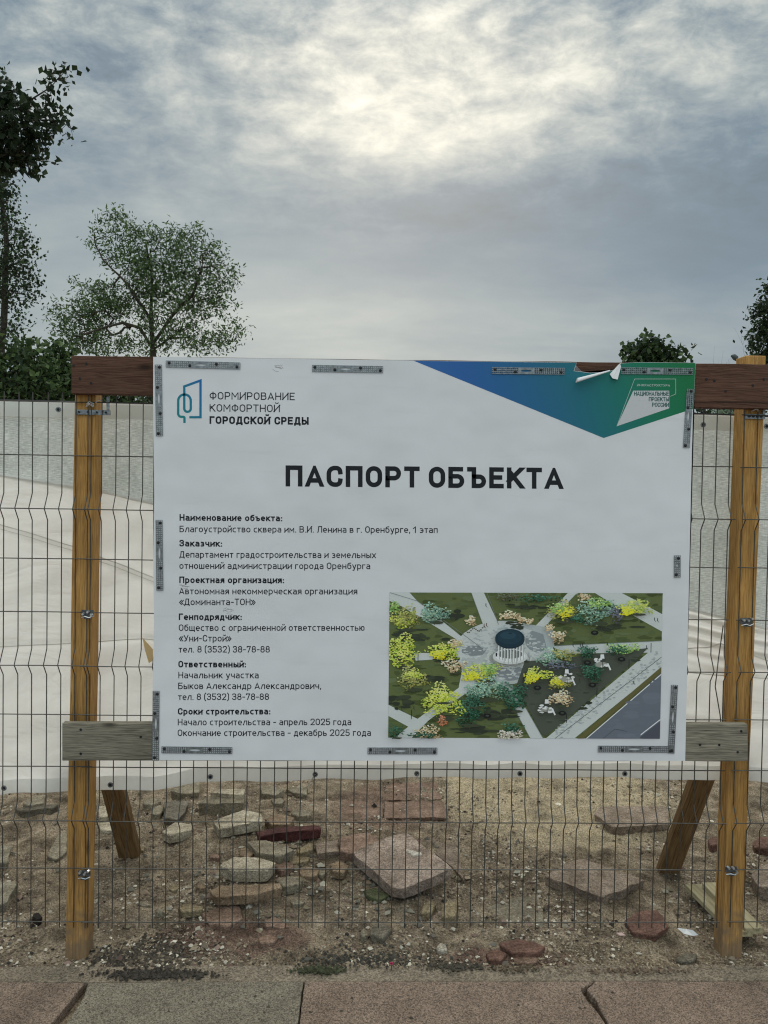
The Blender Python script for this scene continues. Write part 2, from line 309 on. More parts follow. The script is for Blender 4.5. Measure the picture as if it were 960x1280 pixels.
# ------------------------------------------------------------------ pavement
M_PINK = noisy('pink_granite_slab', (.145, .103, .078), (.205, .150, .115), 7, 8, rough=.9, bump=.0012, bscale=300, speck=(230, .4, 1.62))
M_GREY = noisy('grey_concrete_slab', (.125, .107, .080), (.180, .156, .118), 6, 8, rough=.9, bump=.0012, bscale=300, speck=(230, .42, 1.6))
M_KERB = noisy('dusty_kerb', (.14, .114, .084), (.22, .18, .135), 8, 8, rough=.95, bump=.004, bscale=120, speck=(170, .5, 1.5))
def prism(mb, pts, zt, zb, col=None):
    n = len(pts); mb.add([(p[0], p[1], zt) for p in pts]+[(p[0], p[1], zb) for p in pts],
        [tuple(range(n)), tuple(range(2*n-1, n-1, -1))]+[(i, n+i, n+(i+1) % n, (i+1) % n) for i in range(n)], col)
def build_pavement():
    root = bpy.data.objects.new('pavement', None); C.objects.link(root); root['kind'] = 'structure'; root['label'] = 'pavement of large worn stone slabs along the fence'
    ye = G(480, 1226).y
    def X(px, py): return G(px, py).xy
    yb = 1.35
    def slab(pts, m, name='paving_slab'):
        pts = [(p[0], p[1]) for p in pts]
        # ccw
        a = sum(pts[i][0]*pts[(i+1) % len(pts)][1]-pts[(i+1) % len(pts)][0]*pts[i][1] for i in range(len(pts)))
        if a < 0: pts = pts[::-1]
        # roughen outline
        out = []
        for i, p in enumerate(pts):
            q = pts[(i+1) % len(pts)]; d = sqrt((p[0]-q[0])**2+(p[1]-q[1])**2); k = max(1, min(40, int(d/.03)))
            for j in range(k):
                f = j/k; x = p[0]+(q[0]-p[0])*f; y = p[1]+(q[1]-p[1])*f
                if j: x += noise.noise((x*24, y*24, 1))*.0035; y += noise.noise((x*24, y*24, 5))*.0035
                out.append((x, y))
        mb = MB(); prism(mb, out, 0, -.06); mb.build(name, m, root, bevel=.005)
    j1 = X(380, 1226); j1b = X(372, 1290)
    kx = (j1b[0]-j1[0])/(j1[1]-j1b[1])
    def jx(x, y): return x + kx*(ye-y)
    L0, L1, L2 = X(108, 1228), X(104, 1247), X(74, 1292)
    slab([X(-560, 1222), L0+Vector((-.004, 0)), L1+Vector((-.035, -.0)), L2+Vector((-.05, 0)), (L2[0]-.35, yb), (-2.6, yb)], M_PINK)
    slab([L0+Vector((.006, 0)), (j1[0]-.002, ye), (jx(j1[0], yb)-.002, yb), (L2[0]-.34, yb), L2, L1], M_GREY)
    c = [X(728, 1236), X(738, 1250), X(748, 1264), X(766, 1292)]
    j2 = X(742, 1224)
    slab([(j1[0]+.003, ye), (j2[0]-.0, ye-.003), c[0]+Vector((-.006, 0)), c[1]+Vector((-.012, 0)), c[2]+Vector((-.004, 0)), c[3]+Vector((-.003, 0)), (c[3][0]+.05, yb), (jx(j1[0], yb)+.003, yb)], M_PINK)
    slab([(j2[0]+.0025, ye-.003), (3.6, ye-.01), (3.6, yb), (c[3][0]+.057, yb), c[3]+Vector((.006, 0)), c[2]+Vector((.010, 0)), c[1]+Vector((.020, 0)), c[0]+Vector((.014, 0))], M_PINK)
    random.seed(5)
    for r in range(4):                       # rows that run on under and behind the viewer
        y1 = yb-.008-r*.9; x = -4+r*.3
        while x < 4.5:
            slab([(x, y1), (x+.86, y1), (x+.86, y1-.89), (x, y1-.89)], random.choice((M_PINK, M_GREY))); x += .87
    # kerb strip
    yk0 = ye+.006
    kp = [-3.6, -1.9, 1.95, 3.8]
    for i in range(3):
        mb = MB(); pts = []
        for a in range(61):
            x = kp[i]+.004+(kp[i+1]-kp[i]-.008)*a/60; pts.append((x, yk0))
        for a in range(60, -1, -1):
            x = kp[i]+.004+(kp[i+1]-kp[i]-.008)*a/60; pts.append((x, KY+.010+noise.fractal((x*5, 2, 2), 1, 2, 4)*.022))
        prism(mb, pts, -.006, -.07); mb.build('kerb_stone', M_KERB, root, bevel=.004)
build_pavement()
# ------------------------------------------------------------------ rubble
GREY = (.24, .22, .175); LGREY = (.42, .39, .32); DGREY = (.15, .138, .115); BROWN = (.25, .19, .135); PINKC = (.25, .175, .142); MAROON = (.085, .032, .032)
REDD = (.15, .085, .070); MOSS = (.095, .11, .06); MAUVE = (.25, .205, .172); OCH = (.25, .21, .14)
def gz(p): return hfun(p.x, p.y)
def slabpiece(name, poly, thick, col, label, cat, lift=.0, zs=None, group=None, rough=.0028, sink=.012, bev=.0035):
    c = Vector((sum(p[0] for p in poly)/len(poly), sum(p[1] for p in poly)/len(poly)))
    g = G(c.x, c.y, 0); zt = gz(g)+thick+lift
    for _ in range(2): g = G(c.x, c.y, zt); zt = gz(g)+thick+lift
    pts = [G(p[0], p[1], zt+(zs[i] if zs else 0)) for i, p in enumerate(poly)]
    a = sum(pts[i].x*pts[(i+1) % len(pts)].y-pts[(i+1) % len(pts)].x*pts[i].y for i in range(len(pts)))
    if a < 0: pts = pts[::-1]
    ragged = []                        # broken edges: extra corners knocked in or out
    for i, p in enumerate(pts):
        q = pts[(i+1) % len(pts)]; L_ = (q-p).length; kk = max(1, min(7, int(L_/.045))); dd = (q-p).normalized(); nn = Vector((dd.y, -dd.x, 0))
        amp = min(.009, L_*.05)*(.45 if cat == 'paving slab' or thick > .04 and L_ > .25 else 1)
        for j in range(kk):
            c_ = p.lerp(q, (j+(noise.noise(p*50+Vector((j, 0, 0)))*.3 if j else 0))/kk)
            ragged.append(c_+nn*amp*noise.noise(c_*60)*1.8+(dd*amp*noise.noise(c_*45) if j else Vector((0, 0, 0))))
    pts = ragged
    bm = bmesh.new(); n = len(pts)
    cen = sum(pts, Vector())/n
    top = [bm.verts.new(p) for p in pts]
    bot = [bm.verts.new(Vector((cen.x+(p.x-cen.x)*.96, cen.y+(p.y-cen.y)*.96, p.z-thick-sink-max(0, lift)*.0))) for p in pts]
    bm.faces.new(top); bm.faces.new(bot[::-1])
    for i in range(n): bm.faces.new((top[i], bot[i], bot[(i+1) % n], top[(i+1) % n]))
    bmesh.ops.bevel(bm, geom=[e for e in bm.edges], offset=bev, segments=1, affect='EDGES', profile=.6)
    bmesh.ops.triangulate(bm, faces=bm.faces)
    size = max((p-cen).length for p in pts)
    for _ in range(3 if size > .12 else 2):
        es = [e for e in bm.edges if e.calc_length() > .028]
        if not es: break
        bmesh.ops.subdivide_edges(bm, edges=es, cuts=1, use_grid_fill=False); bmesh.ops.triangulate(bm, faces=bm.faces)
    for v in bm.verts:
        q = v.co*38; w = v.co*9
        v.co += Vector((noise.noise(q), noise.noise(q+Vector((7, 0, 0))), noise.noise(q+Vector((0, 9, 0)))*.8))*rough + Vector((0, 0, noise.noise(w)))*rough*.8
    me = bpy.data.meshes.new(name); o0 = Vector((cen.x, cen.y, cen.z-thick)); bmesh.ops.translate(bm, verts=bm.verts, vec=-o0)
    bm.to_mesh(me); bm.free(); ca = me.color_attributes.new('Col', 'FLOAT_COLOR', 'POINT')
    dat = []
    for v in me.vertices:
        k = 1+.22*noise.noise((v.co+o0)*14)
        dat += [col[0]*k, col[1]*k, col[2]*k, 1]
    ca.data.foreach_set('color', dat); me.materials.append(M_STONE)
    for p in me.polygons: p.use_smooth = False
    o = bpy.data.objects.new(name, me); C.objects.link(o); o.location = o0
    return tag(o, label, cat, group, 'thing')
R = 'broken_slab'; S = 'broken slab'
RUB = [
 (R, [(247,1004),(258,996),(307,994),(306,1004)], .055, GREY, 'thick grey concrete block with a flat front face below the banner hem', S, .01),
 (R, [(262,991),(275,986),(307,986),(305,993)], .03, LGREY, 'thin pale slab lying just behind the thick grey block', S, .06),
 (R, [(266,1026),(304,1013),(326,1016),(328,1027),(273,1036)], .035, LGREY, 'long pale pointed slab in front of the thick grey block', S, .02),
 (R, [(203,1039),(218,1027),(240,1030),(239,1037),(212,1044)], .03, LGREY, 'small pale slab alone on the dirt right of the left strut', S, .01),
 (R, [(213,988),(225,981),(250,977),(249,990),(232,992)], .04, GREY, 'grey sloping chunk touching the banner hem near the left strut', S, .0),
 (R, [(205,1002),(236,1001),(234,1010),(222,1024),(206,1022)], .04, DGREY, 'dull dark chunk tilted between the left strut and the grey block', S, .0),
 (R, [(325,984),(340,982),(356,987),(345,994),(327,991)], .03, GREY, 'small grey slab under the banner, left of two neighbours', S, .0),
 (R, [(357,986),(375,981),(385,985),(384,993),(366,990)], .03, GREY, 'small dark-edged slab beside the hanging cord', S, .0),
 (R, [(363,1016),(372,1012),(389,1013),(389,1019),(373,1020)], .03, GREY, 'small flat stone right of the long pale slab', S, .0),
 (R, [(330,1024),(345,1017),(368,1022),(362,1030),(340,1031)], .028, BROWN, 'brownish slab end between the pale slab and the maroon piece', S, .0),
 (R, [(320,1040),(346,1034),(400,1031),(402,1036),(345,1041),(324,1046)], .035, MAROON, 'maroon slab lying on edge above the grey wedge', S, .02),
 (R, [(308,1052),(333,1050),(368,1062),(350,1071),(322,1065)], .035, GREY, 'grey wedge-shaped slab directly below the maroon piece', S, .0),
 (R, [(371,1062),(385,1054),(392,1054),(391,1062),(375,1066)], .03, OCH, 'little ochre chunk right of the grey wedge', S, .0),
 (R, [(273,1082),(292,1071),(325,1072),(345,1078),(335,1088),(290,1088)], .04, LGREY, 'palest broad slab in the left rubble pile', S, .01),
 (R, [(342,1080),(350,1076),(366,1078),(367,1084),(350,1088)], .03, PINKC, 'pinkish stub touching the right end of the palest slab', S, .0),
 (R, [(262,1113),(275,1106),(305,1107),(350,1103),(353,1109),(320,1117),(270,1122)], .025, BROWN, 'long brown slab overhanging a dark hollow', S, .035),
 (R, [(222,1134),(230,1130),(255,1131),(253,1137),(228,1140)], .018, OCH, 'small ochre slab left of the brown overhanging slab', S, .02),
 (R, [(252,1142),(275,1132),(300,1132),(304,1148),(285,1158),(262,1154)], .03, PINKC, 'rounded pink lump half buried below the brown slab', S, -.012),
 (R, [(345,1098),(360,1094),(380,1098),(375,1105),(355,1108)], .03, GREY, 'grey stone at the right end of the brown slab', S, .0),
 (R, [(357,1073),(370,1070),(388,1071),(385,1077),(365,1079)], .02, OCH, 'flat tan stone right of the palest slab', S, .0),
 (R, [(423,1047),(460,1040),(474,1050),(440,1067),(424,1064)], .035, PINKC, 'pink-brown slab wedged under the large mauve slab', S, .0),
 (R, [(394,1054),(422,1050),(424,1064),(396,1067)], .02, MAUVE, 'mauve square-cut slab left of the large mauve slab', S, .0),
 (R, [(455,1112),(470,1109),(486,1119),(475,1125),(458,1120)], .025, MOSS, 'mossy green chunk under the tip of the large mauve slab', S, .0),
 (R, [(528,1131),(536,1125),(546,1128),(540,1140),(526,1142)], .022, OCH, 'small ochre wedge below the large mauve slab', S, .0),
 (R, [(553,1130),(560,1125),(573,1129),(570,1146),(553,1147)], .022, OCH, 'squarish ochre stone right of the ochre wedge', S, .0),
 (R, [(742,1017),(751,1008),(832,1008),(838,1030),(766,1034)], .042, MAUVE, 'thick chipped paving slab on the sand behind the right strut', S, .0),
 (R, [(679,1095),(726,1072),(806,1100),(753,1122)], .034, MAUVE, 'diamond-lying square paving slab in front of the sand', S, .0),
 (R, [(780,1150),(798,1138),(822,1137),(835,1158),(818,1170),(790,1165)], .03, REDD, 'flat red stone right of the diamond-lying slab', S, -.005),
 (R, [(624,1178),(648,1173),(682,1182),(672,1190),(640,1191)], .02, REDD, 'largest of the red stones near the kerb', S, .0),
 (R, [(608,1191),(620,1186),(634,1191),(627,1200),(611,1199)], .02, REDD, 'left small red stone beside the kerb', S, .0),
 (R, [(640,1196),(654,1194),(673,1196),(670,1203),(645,1204)], .012, PINKC, 'flat pink flake in front of the largest red stone', S, .0),
 (R, [(462,1168),(467,1155),(480,1153),(491,1160),(478,1173)], .02, DGREY, 'dark grey triangular stone below the fence bottom wire', S, .0),
 (R, [(545,1184),(550,1178),(557,1180),(560,1187),(550,1189)], .02, (.42, .40, .36), 'small whitish stone in the dirt before the kerb', 'stone', .0),
 (R, [(449,1166),(454,1160),(460,1163),(460,1169),(452,1170)], .018, GREY, 'little round grey pebble left of the triangular stone', 'stone', .0),
 (R, [(0,1057),(15,1056),(9,1077),(-20,1084),(-30,1060)], .03, GREY, 'grey slab cut by the left picture edge, farther one', S, .0),
 (R, [(-40,1104),(24,1102),(8,1128),(-40,1140)], .03, GREY, 'grey slab at the left picture edge, nearer one', S, .01),
 (R, [(28,1004),(40,995),(58,993),(56,1003),(36,1007)], .035, GREY, 'grey chunk under the banner left of the left post', S, .0),
 (R, [(18,1011),(45,1006),(74,1005),(66,1010),(25,1014)], .03, DGREY, 'dark-edged slab in front of the chunk left of the left post', S, .0),
 (R, [(58,1070),(72,1044),(83,1040),(83,1065),(70,1075)], .02, GREY, 'grey flat slab touching the left post from behind', S, .0),
 (R, [(122,1008),(138,1006),(141,1019),(124,1021)], .03, LGREY, 'pale slab between the left post and left strut, farther one', S, .01),
 (R, [(123,1028),(141,1026),(144,1037),(125,1038)], .02, LGREY, 'pale slab between the left post and left strut, nearer one', S, .0),
 (R, [(40,1146),(42,1141),(49,1140),(53,1146),(47,1150)], .03, (.02, .016, .014), 'black clod in the dirt left of the left post', 'clod', .0),
 (R, [(884,1049),(890,1045),(905,1046),(905,1055),(888,1056)], .03, REDD, 'small red stone between the right strut and right post', S, .0),
 (R, [(940,1052),(950,1046),(990,1046),(990,1058),(944,1060)], .035, REDD, 'red slab at the right picture edge, farther one', S, .0),
 (R, [(938,1094),(955,1080),(1000,1080),(1000,1106),(948,1108)], .05, MAUVE, 'mauve block at the right picture edge, nearer one', S, .0),
 (R, [(843,1198),(858,1191),(872,1193),(868,1200),(850,1203)], .012, DGREY, 'thin dark flake leaning at the kerb near the right post', S, .005),
 (R, [(190,1010),(201,1006),(205,1012),(199,1018),(190,1017)], .03, GREY, 'tiny grey stone left of the tilted dark chunk', 'stone', .0),
 (R, [(300,1061),(308,1058),(317,1066),(310,1072),(300,1068)], .02, BROWN, 'brown stone at the left tip of the grey wedge', 'stone', .0),
 (R, [(372,1088),(384,1083),(400,1086),(396,1094),(378,1096)], .02, BROWN, 'brown stone between the pile and the large mauve slab', 'stone', .0),
 (R, [(330,1150),(345,1146),(352,1152),(344,1158),(332,1157)], .016, PINKC, 'pinkish pebble under the bottom wire right of the pink lump', 'stone', .0),
 (R, [(322,1172),(335,1167),(348,1171),(343,1178),(326,1179)], .018, PINKC, 'pink flat stone before the kerb right of the red earth', 'stone', .0),
 (R, [(178,1000),(196,996),(202,1001),(192,1006),(180,1005)], .03, GREY, 'thin grey chip beside the top of the left strut', 'stone', .0),
 (R, [(412,1080),(424,1076),(436,1082),(430,1091),(416,1090)], .02, BROWN, 'brown stone left of the mossy chunk', 'stone', .0),
]
for k, (nm, poly, th, col, lab, cat, lift) in enumerate(RUB):
    slabpiece(nm, poly, th, col, lab, cat, lift, group='broken pieces of old paving' if cat == S else None)
slabpiece(R, [(440,1066),(472,1050),(508,1040),(566,1086),(506,1110),(490,1109)], .05, (.34, .28, .25), 'large mauve square slab with a white scrape, tilted on the rubble', S, .035, zs=(-.015, .02, .03, .0, -.02, -.022), group='broken pieces of old paving', rough=.003, sink=.0)
random.seed(77)
for k in range(20):
    cx_, cy_ = random.choice(((random.uniform(150, 420), random.uniform(1000, 1130)), (random.uniform(180, 400), random.uniform(1060, 1160))))
    w_, h_ = random.uniform(6, 11), random.uniform(2.5, 4.5); a0 = random.random()*6.28; nn_ = random.choice((4, 5, 5))
    slabpiece('stone_fragment', [(cx_+cos(a0+6.283*j/nn_)*w_*random.uniform(.75, 1.2), cy_+sin(a0+6.283*j/nn_)*h_*random.uniform(.75, 1.2)) for j in range(nn_)], random.uniform(.010, .022), random.choice((GREY, BROWN, PINKC, OCH, GREY, LGREY)),
              'small flat fragment lying loose among the bigger slabs left of centre', 'stone', group='small loose fragments in the rubble pile', bev=.002)
# white scrape = pale mortar crust on the large slab
slabpiece('mortar_crust', [(505,1063),(514,1054),(524,1056),(527,1068),(517,1070)], .008, (.55, .53, .50), 'white mortar crust on top of the large mauve slab', 'mortar', .087, sink=.006)
# slabs still laid in the ground
LAID = [([(404,1002),(478,1001),(479,1023),(401,1024)], PINKC, 'laid pink slab left of the two laid far slabs'),
 ([(482,979),(546,978),(553,999),(481,1000)], PINKC, 'farthest laid pink slab under the banner middle'),
 ([(481,1003),(554,1001),(558,1022),(480,1023)], PINKC, 'laid pink slab directly in front of the farthest one'),
 ([(530,1030),(560,1028),(572,1062),(580,1100),(566,1084),(512,1041)], MAUVE, 'laid slab half hidden behind the large mauve slab'),
 ([(592,1132),(672,1117),(680,1150),(677,1166),(596,1168)], GREY, 'laid grey slab with pale front edge under the fence bottom wire')]
for poly, col, lab in LAID:
    slabpiece('laid_slab', poly, .006, tuple(q*.85 for q in col), lab, 'paving slab', .0, group='old slabs still laid in the earth', rough=.003)
# ------------------------------------------------------------------ gravel, chips, straw (countless)
def build_gravel():
    random.seed(11); mb = MB()
    V8 = [(1, 0, 0), (-1, 0, 0), (0, 1, 0), (0, -1, 0), (0, 0, 1), (0, 0, -1)]
    F8 = [(0, 2, 4), (2, 1, 4), (1, 3, 4), (3, 0, 4), (2, 0, 5), (1, 2, 5), (3, 1, 5), (0, 3, 5)]
    sp = G(700, 1010)
    cnt = 0
    while cnt < 36000:
        y = KY+.01+(random.random()**1.6)*2.2; x = random.uniform(-.62, .64)*y
        d = noise.fractal((x*2.2, y*2.2, 20), 1, 2, 4)
        insand = ((x-sp.x)/.6)**2+((y-sp.y-.25)/.8)**2 < 1
        p = .35+d*1.1
        if insand: p *= .35
        if random.random() > p: continue
        cnt += 1
        r = .0016+.0085*random.random()**4.2
        if random.random() < .012: r *= 2.2
        z = hfun(x, y)+r*.25
        t = random.random()
        c = (.27, .215, .155) if t < .4 else (.14, .11, .08) if t < .66 else (.55, .50, .41) if t < .84 else (.13, .085, .07) if t < .93 else (.035, .03, .026)
        k = random.uniform(.7, 1.35); c = tuple(q*k for q in c)
        a = random.random()*6.28; sx, sy, sz = [random.uniform(.6, 1.4) for _ in range(3)]
        vs = []
        for v in V8:
            q = Vector((v[0]*sx, v[1]*sy, v[2]*sz*.65))*r*random.uniform(.8, 1.2)
            vs.append((x+q.x*cos(a)-q.y*sin(a), y+q.x*sin(a)+q.y*cos(a), z+q.z))
        mb.add(vs, F8, c)
    for _ in range(1100):                  # coarser crumbled fragments in the heap
        px = random.choice((random.gauss(310, 75), random.gauss(470, 90), random.uniform(0, 960))); py = random.gauss(1085, 48)
        if not 985 < py < 1200: continue
        g = G(px, py, 0)
        if ((g.x-sp.x)/.6)**2+((g.y-sp.y-.25)/.8)**2 < 1 and random.random() < .8: continue
        r = .006+.016*random.random()**2.5; z = hfun(g.x, g.y)+r*.15; c = random.choice((GREY, LGREY, BROWN, PINKC, OCH, DGREY)); k = random.uniform(.7, 1.2)
        a = random.random()*6.28; vs = []
        for v in V8:
            q = Vector((v[0], v[1]*random.uniform(.5, .9), v[2]*.5))*r*random.uniform(.75, 1.25); vs.append((g.x+q.x*cos(a)-q.y*sin(a), g.y+q.x*sin(a)+q.y*cos(a), z+q.z))
        mb.add(vs, F8, tuple(q*k for q in c))
    o = mb.build('gravel', M_CHIP, origin=(0, 3, 0)); tag(o, 'stone chips and gravel scattered over the earth', 'gravel', kind='stuff')
    # clumps of coarse dark soil spilling on the kerb, and dry litter
    mb = MB()
    for (px, py, w, h, n, c) in ((195, 1217, 95, 7, 900, (.05, .042, .034)), (200, 1190, 60, 22, 900, (.07, .058, .045)), (400, 1212, 45, 6, 330, (.05, .055, .03)), (570, 1205, 55, 8, 500, (.07, .06, .045)), (140, 1195, 50, 14, 400, (.06, .05, .04)), (300, 1252, 420, 24, 90, (.09, .075, .055)), (700, 1246, 300, 22, 60, (.11, .09, .07)), (450, 1195, 120, 14, 700, (.06, .055, .045)), (790, 1213, 120, 5, 160, (.14, .10, .07)), (640, 1210, 60, 6, 120, (.12, .09, .06))):
        for _ in range(n):
            g = G(px+random.gauss(0, .42)*w*.8, py+random.gauss(0, .42)*h, 0)
            r = .003+.006*random.random()**2; z = (hfun(g.x, g.y) if g.y > KY+.01 else -.003)+r*.3
            k = random.uniform(.5, 1.6); a = random.random()*6.28; vs = []
            for v in V8:
                q = Vector(v)*r*random.uniform(.6, 1.3); vs.append((g.x+q.x*cos(a)-q.y*sin(a), g.y+q.x*sin(a)+q.y*cos(a), z+q.z*.7))
            mb.add(vs, F8, tuple(q*k for q in c))
    o = mb.build('soil_crumbs', M_CHIP, origin=(0, 2.8, 0)); tag(o, 'dark soil crumbs spilled along the kerb', 'soil', kind='stuff')
    mb = MB()
    for (px, py, w, h, n) in ((770, 1190, 110, 26, 650), (860, 1200, 90, 12, 420), (930, 1180, 40, 30, 200), (690, 1200, 60, 14, 220), (350, 1190, 250, 22, 260), (860, 1150, 60, 40, 140), (480, 1206, 60, 5, 60)):
        for _ in range(int(n*.6)):
            g = G(px+random.gauss(0, .5)*w*.7, py+random.gauss(0, .5)*h, 0)
            if g.y < KY-.06: continue
            z = (hfun(g.x, g.y) if g.y > KY+.01 else -.003)+.002
            a = random.random()*pi; l = random.uniform(.006, .022); w_ = random.uniform(.0012, .004)
            d = Vector((cos(a), sin(a), random.uniform(-.1, .35))); s_ = Vector((-sin(a), cos(a), random.uniform(-.4, .4)))*w_
            c = random.choice(((.26, .20, .13), (.17, .12, .08), (.34, .28, .19), (.09, .06, .04), (.12, .09, .06)))
            o_ = Vector((g.x, g.y, z)); mb.add([o_-d*l/2-s_*.3, o_+s_, o_+d*l/2, o_-s_+Vector((0, 0, .001))], [(0, 1, 2), (0, 2, 3)], c)
    o = mb.build('dry_litter', M_CHIP, origin=(1, 2.8, 0)); tag(o, 'dry leaf and straw litter along the kerb near the right post', 'litter', kind='stuff')
build_gravel()
def small_bits():
    # pink blossom-like plastic flower
    g = G(489, 1211, 0); r = thing('plastic_flower', (g.x, g.y, -.005), 'tiny pink flower standing on the kerb below the board middle', 'flower')
    b = MB(); b.tube([(g.x, g.y, -.006), (g.x+.001, g.y, .012)], .0012, 5, (.05, .02, .02)); b.build('stem', M_CHIP, r)
    b = MB(); random.seed(3)
    for k in range(11):
        a = k*2.4; q = Vector((cos(a), sin(a)*.6, .3*sin(k)))*.0075; c0 = Vector((g.x, g.y, .018))
        s = Vector((-sin(a), cos(a), .2))*.0045
        b.add([c0, c0+q*.6+s, c0+q+Vector((0, 0, .004)), c0+q*.6-s], [(0, 1, 2, 3)], (.42, .05, .12))
    b.build('petals', M_CHIP, r)
    # white scrap of paper
    b = MB(); pts = [G(846, 1160, .02), G(858, 1162, .012), G(866, 1163, .022), G(873, 1169, .01), G(866, 1170, .006), G(855, 1167, .006)]
    pts = [Vector((p.x, p.y, p.z+gz(p)+.004)) for p in pts]
    b.add(pts+[p-Vector((0, 0, .0012)) for p in pts], [(0, 1, 5), (1, 4, 5), (1, 2, 4), (2, 3, 4), (11, 7, 6), (11, 10, 7), (10, 8, 7), (10, 9, 8)]+[(i, i+6, (i+1) % 6+6, (i+1) % 6) for i in range(6)], (.75, .74, .74))
    tag(b.build('paper_scrap', M_CHIP), 'crumpled white paper scrap on the earth left of the right post', 'paper')
    b = MB(); g = G(775, 1166, 0); z = gz(g)+.006
    b.add([(g.x-.015, g.y, z+.006), (g.x+.01, g.y+.004, z+.004), (g.x+.018, g.y-.012, z+.002), (g.x-.006, g.y-.014, z+.003),(g.x-.015, g.y, z+.003), (g.x+.01, g.y+.004, z+.001), (g.x+.018, g.y-.012, z-.001), (g.x-.006, g.y-.014, z)],
          [(0, 1, 2, 3), (7, 6, 5, 4), (0, 4, 5, 1), (1, 5, 6, 2), (2, 6, 7, 3), (3, 7, 4, 0)], (.5, .36, .33))
    tag(b.build('plastic_scrap', M_CHIP), 'small pinkish scrap at the near tip of the flat red stone', 'scrap')
    # timber offcuts behind the right post
    def board(p0, p1, w, t, label):
        d = (p1-p0); l = d.length; d.normalize()
        b = MB(); b.box(-w/2, w/2, -t/2, t/2, 0, l); me_o = b.build('timber_offcut', M_PALE, origin=(0, 0, 0), bevel=.003)
        side = d.cross(Vector((0, 0, 1))).normalized(); nrm = side.cross(d)
        mm = Matrix((side, nrm, d)).transposed().to_4x4(); mm.translation = p0; me_o.matrix_world = mm
        tag(me_o, label, 'board', 'pale timber offcuts behind the right post')
    a = G(928, 1168, .045); c = G(868, 1108, .03)
    board(a, c, .085, .022, 'pale timber offcut lying mostly hidden behind the right post')
    a = G(943, 1164, .055); c = G(888, 1106, .055)
    board(a, c, .075, .024, 'pale timber offcut whose near end shows right of the right post')
small_bits()
# ------------------------------------------------------------------ mesh fence
FY = 2.80; FOLD = .03
ZH = []
for i, y in enumerate((502, 569, 636, 698, 765, 832, 893, 958, 1026, 1085, 1152)):
    fold = i in (2, 5, 8); ZH.append((P(60, y, FY-(FOLD if fold else 0)).z, fold))
ztopw = P(60, 490, FY).z; zbotw = P(60, 1160, FY).z
def vprofile(kink=None):
    pts = [(0, 0, ztopw)]
    for z, f in ZH:
        if f: pts += [(0, 0, z+.055), (0, -FOLD, z), (0, 0, z-.042)]
    pts.append((0, 0, zbotw)); return pts
def make_panel(x0, x1, sp, label, dy=0, first=0.0, bent=None):
    root = thing('mesh_fence_panel', ((x0+x1)/2, FY+dy, 0), label, 'wire fence', 'welded wire fence panels between the posts')
    xs = []; x = x0+first
    while x <= x1+.0001: xs.append(x); x += sp
    me = None
    for i, x in enumerate(xs):
        if me is None:
            b = MB(); b.tube(vprofile(), .0020, 6); o = b.build('vertical_wire', M_WIRE, None, origin=(0, 0, 0)); me = o.data
        else: o = bpy.data.objects.new('vertical_wire', me); C.objects.link(o)
        o.parent = root; jit = random.uniform(-.0012, .0012); o.location = (x-root.location.x+jit, 0, 0); o.rotation_euler = (0, random.uniform(-.0012, .0012), 0)
    for z, f in ZH:
        yy = FY+dy-(FOLD+.003 if f else .0045); b = MB()
        n = 12; pts = [(xs[0]-.012+(xs[-1]-xs[0]+.024)*k/n, yy, z+.0018*noise.noise((k*.7+x0*3, z*5, 0))) for k in range(n+1)]
        b.tube(pts, .0020, 6); b.build('horizontal_wire', M_WIRE, root)
    if bent is not None:
        b = MB(); b.tube(bent, .0020, 6); tag(b.build('vertical_wire', M_WIRE, root), 'bent wire bowed away from its neighbours')
xl = P(113, 600, FY).x; xc0 = P(109.5, 600, FY).x; xr = P(914, 600, FY).x
random.seed(21)
make_panel(xl-2.06, xl, .0515, 'wire fence panel running out of frame left of the left post', dy=.004)
bent = [P(904, 782, FY-.008), P(898, 824, FY-.012), P(896, 842, FY-.035), P(894, 858, FY-.012), P(900, 893, FY-.006), P(901, 903, FY-.004)]
make_panel(xc0, P(926, 600, FY).x, .04875, 'long wire fence panel between both wooden posts behind the board', bent=bent)
make_panel(P(929, 600, FY).x, P(929, 600, FY).x+2.05, .0512, 'wire fence panel running out of frame right of the right post', dy=.004)
# ------------------------------------------------------------------ posts
def clamp(root, c, kind):
    random.seed(int(c.x*100+c.z*10))
    b = MB(); b.box(c.x-.022, c.x+.022, c.y-.006, c.y-.002, c.z-.011, c.z+.011)
    cl = b.build('wire_clamp', M_DARKST, root, bevel=.001)
    b = MB(); b.box(c.x-.010, c.x+.012, c.y-.014, c.y-.0065, c.z-.020, c.z-.012); b.build('clamp_jaw', M_DARKST, cl)
    for dx in (-.013, .004, .017):
        b = MB(); zz = c.z+.003+random.uniform(-.009, .009); b.tube([(c.x+dx, c.y-.019, zz), (c.x+dx, c.y-.004, zz)], .0045, 6); b.build('bolt', M_STEEL, cl)
    b = MB(); b.tube([(c.x-.02, c.y-.010, c.z-.016), (c.x-.006, c.y-.018, c.z-.010), (c.x+.008, c.y-.016, c.z-.015), (c.x+.024, c.y-.012, c.z-.009)], .0018, 5)
    b.build('tie_wire', M_STEEL, cl)
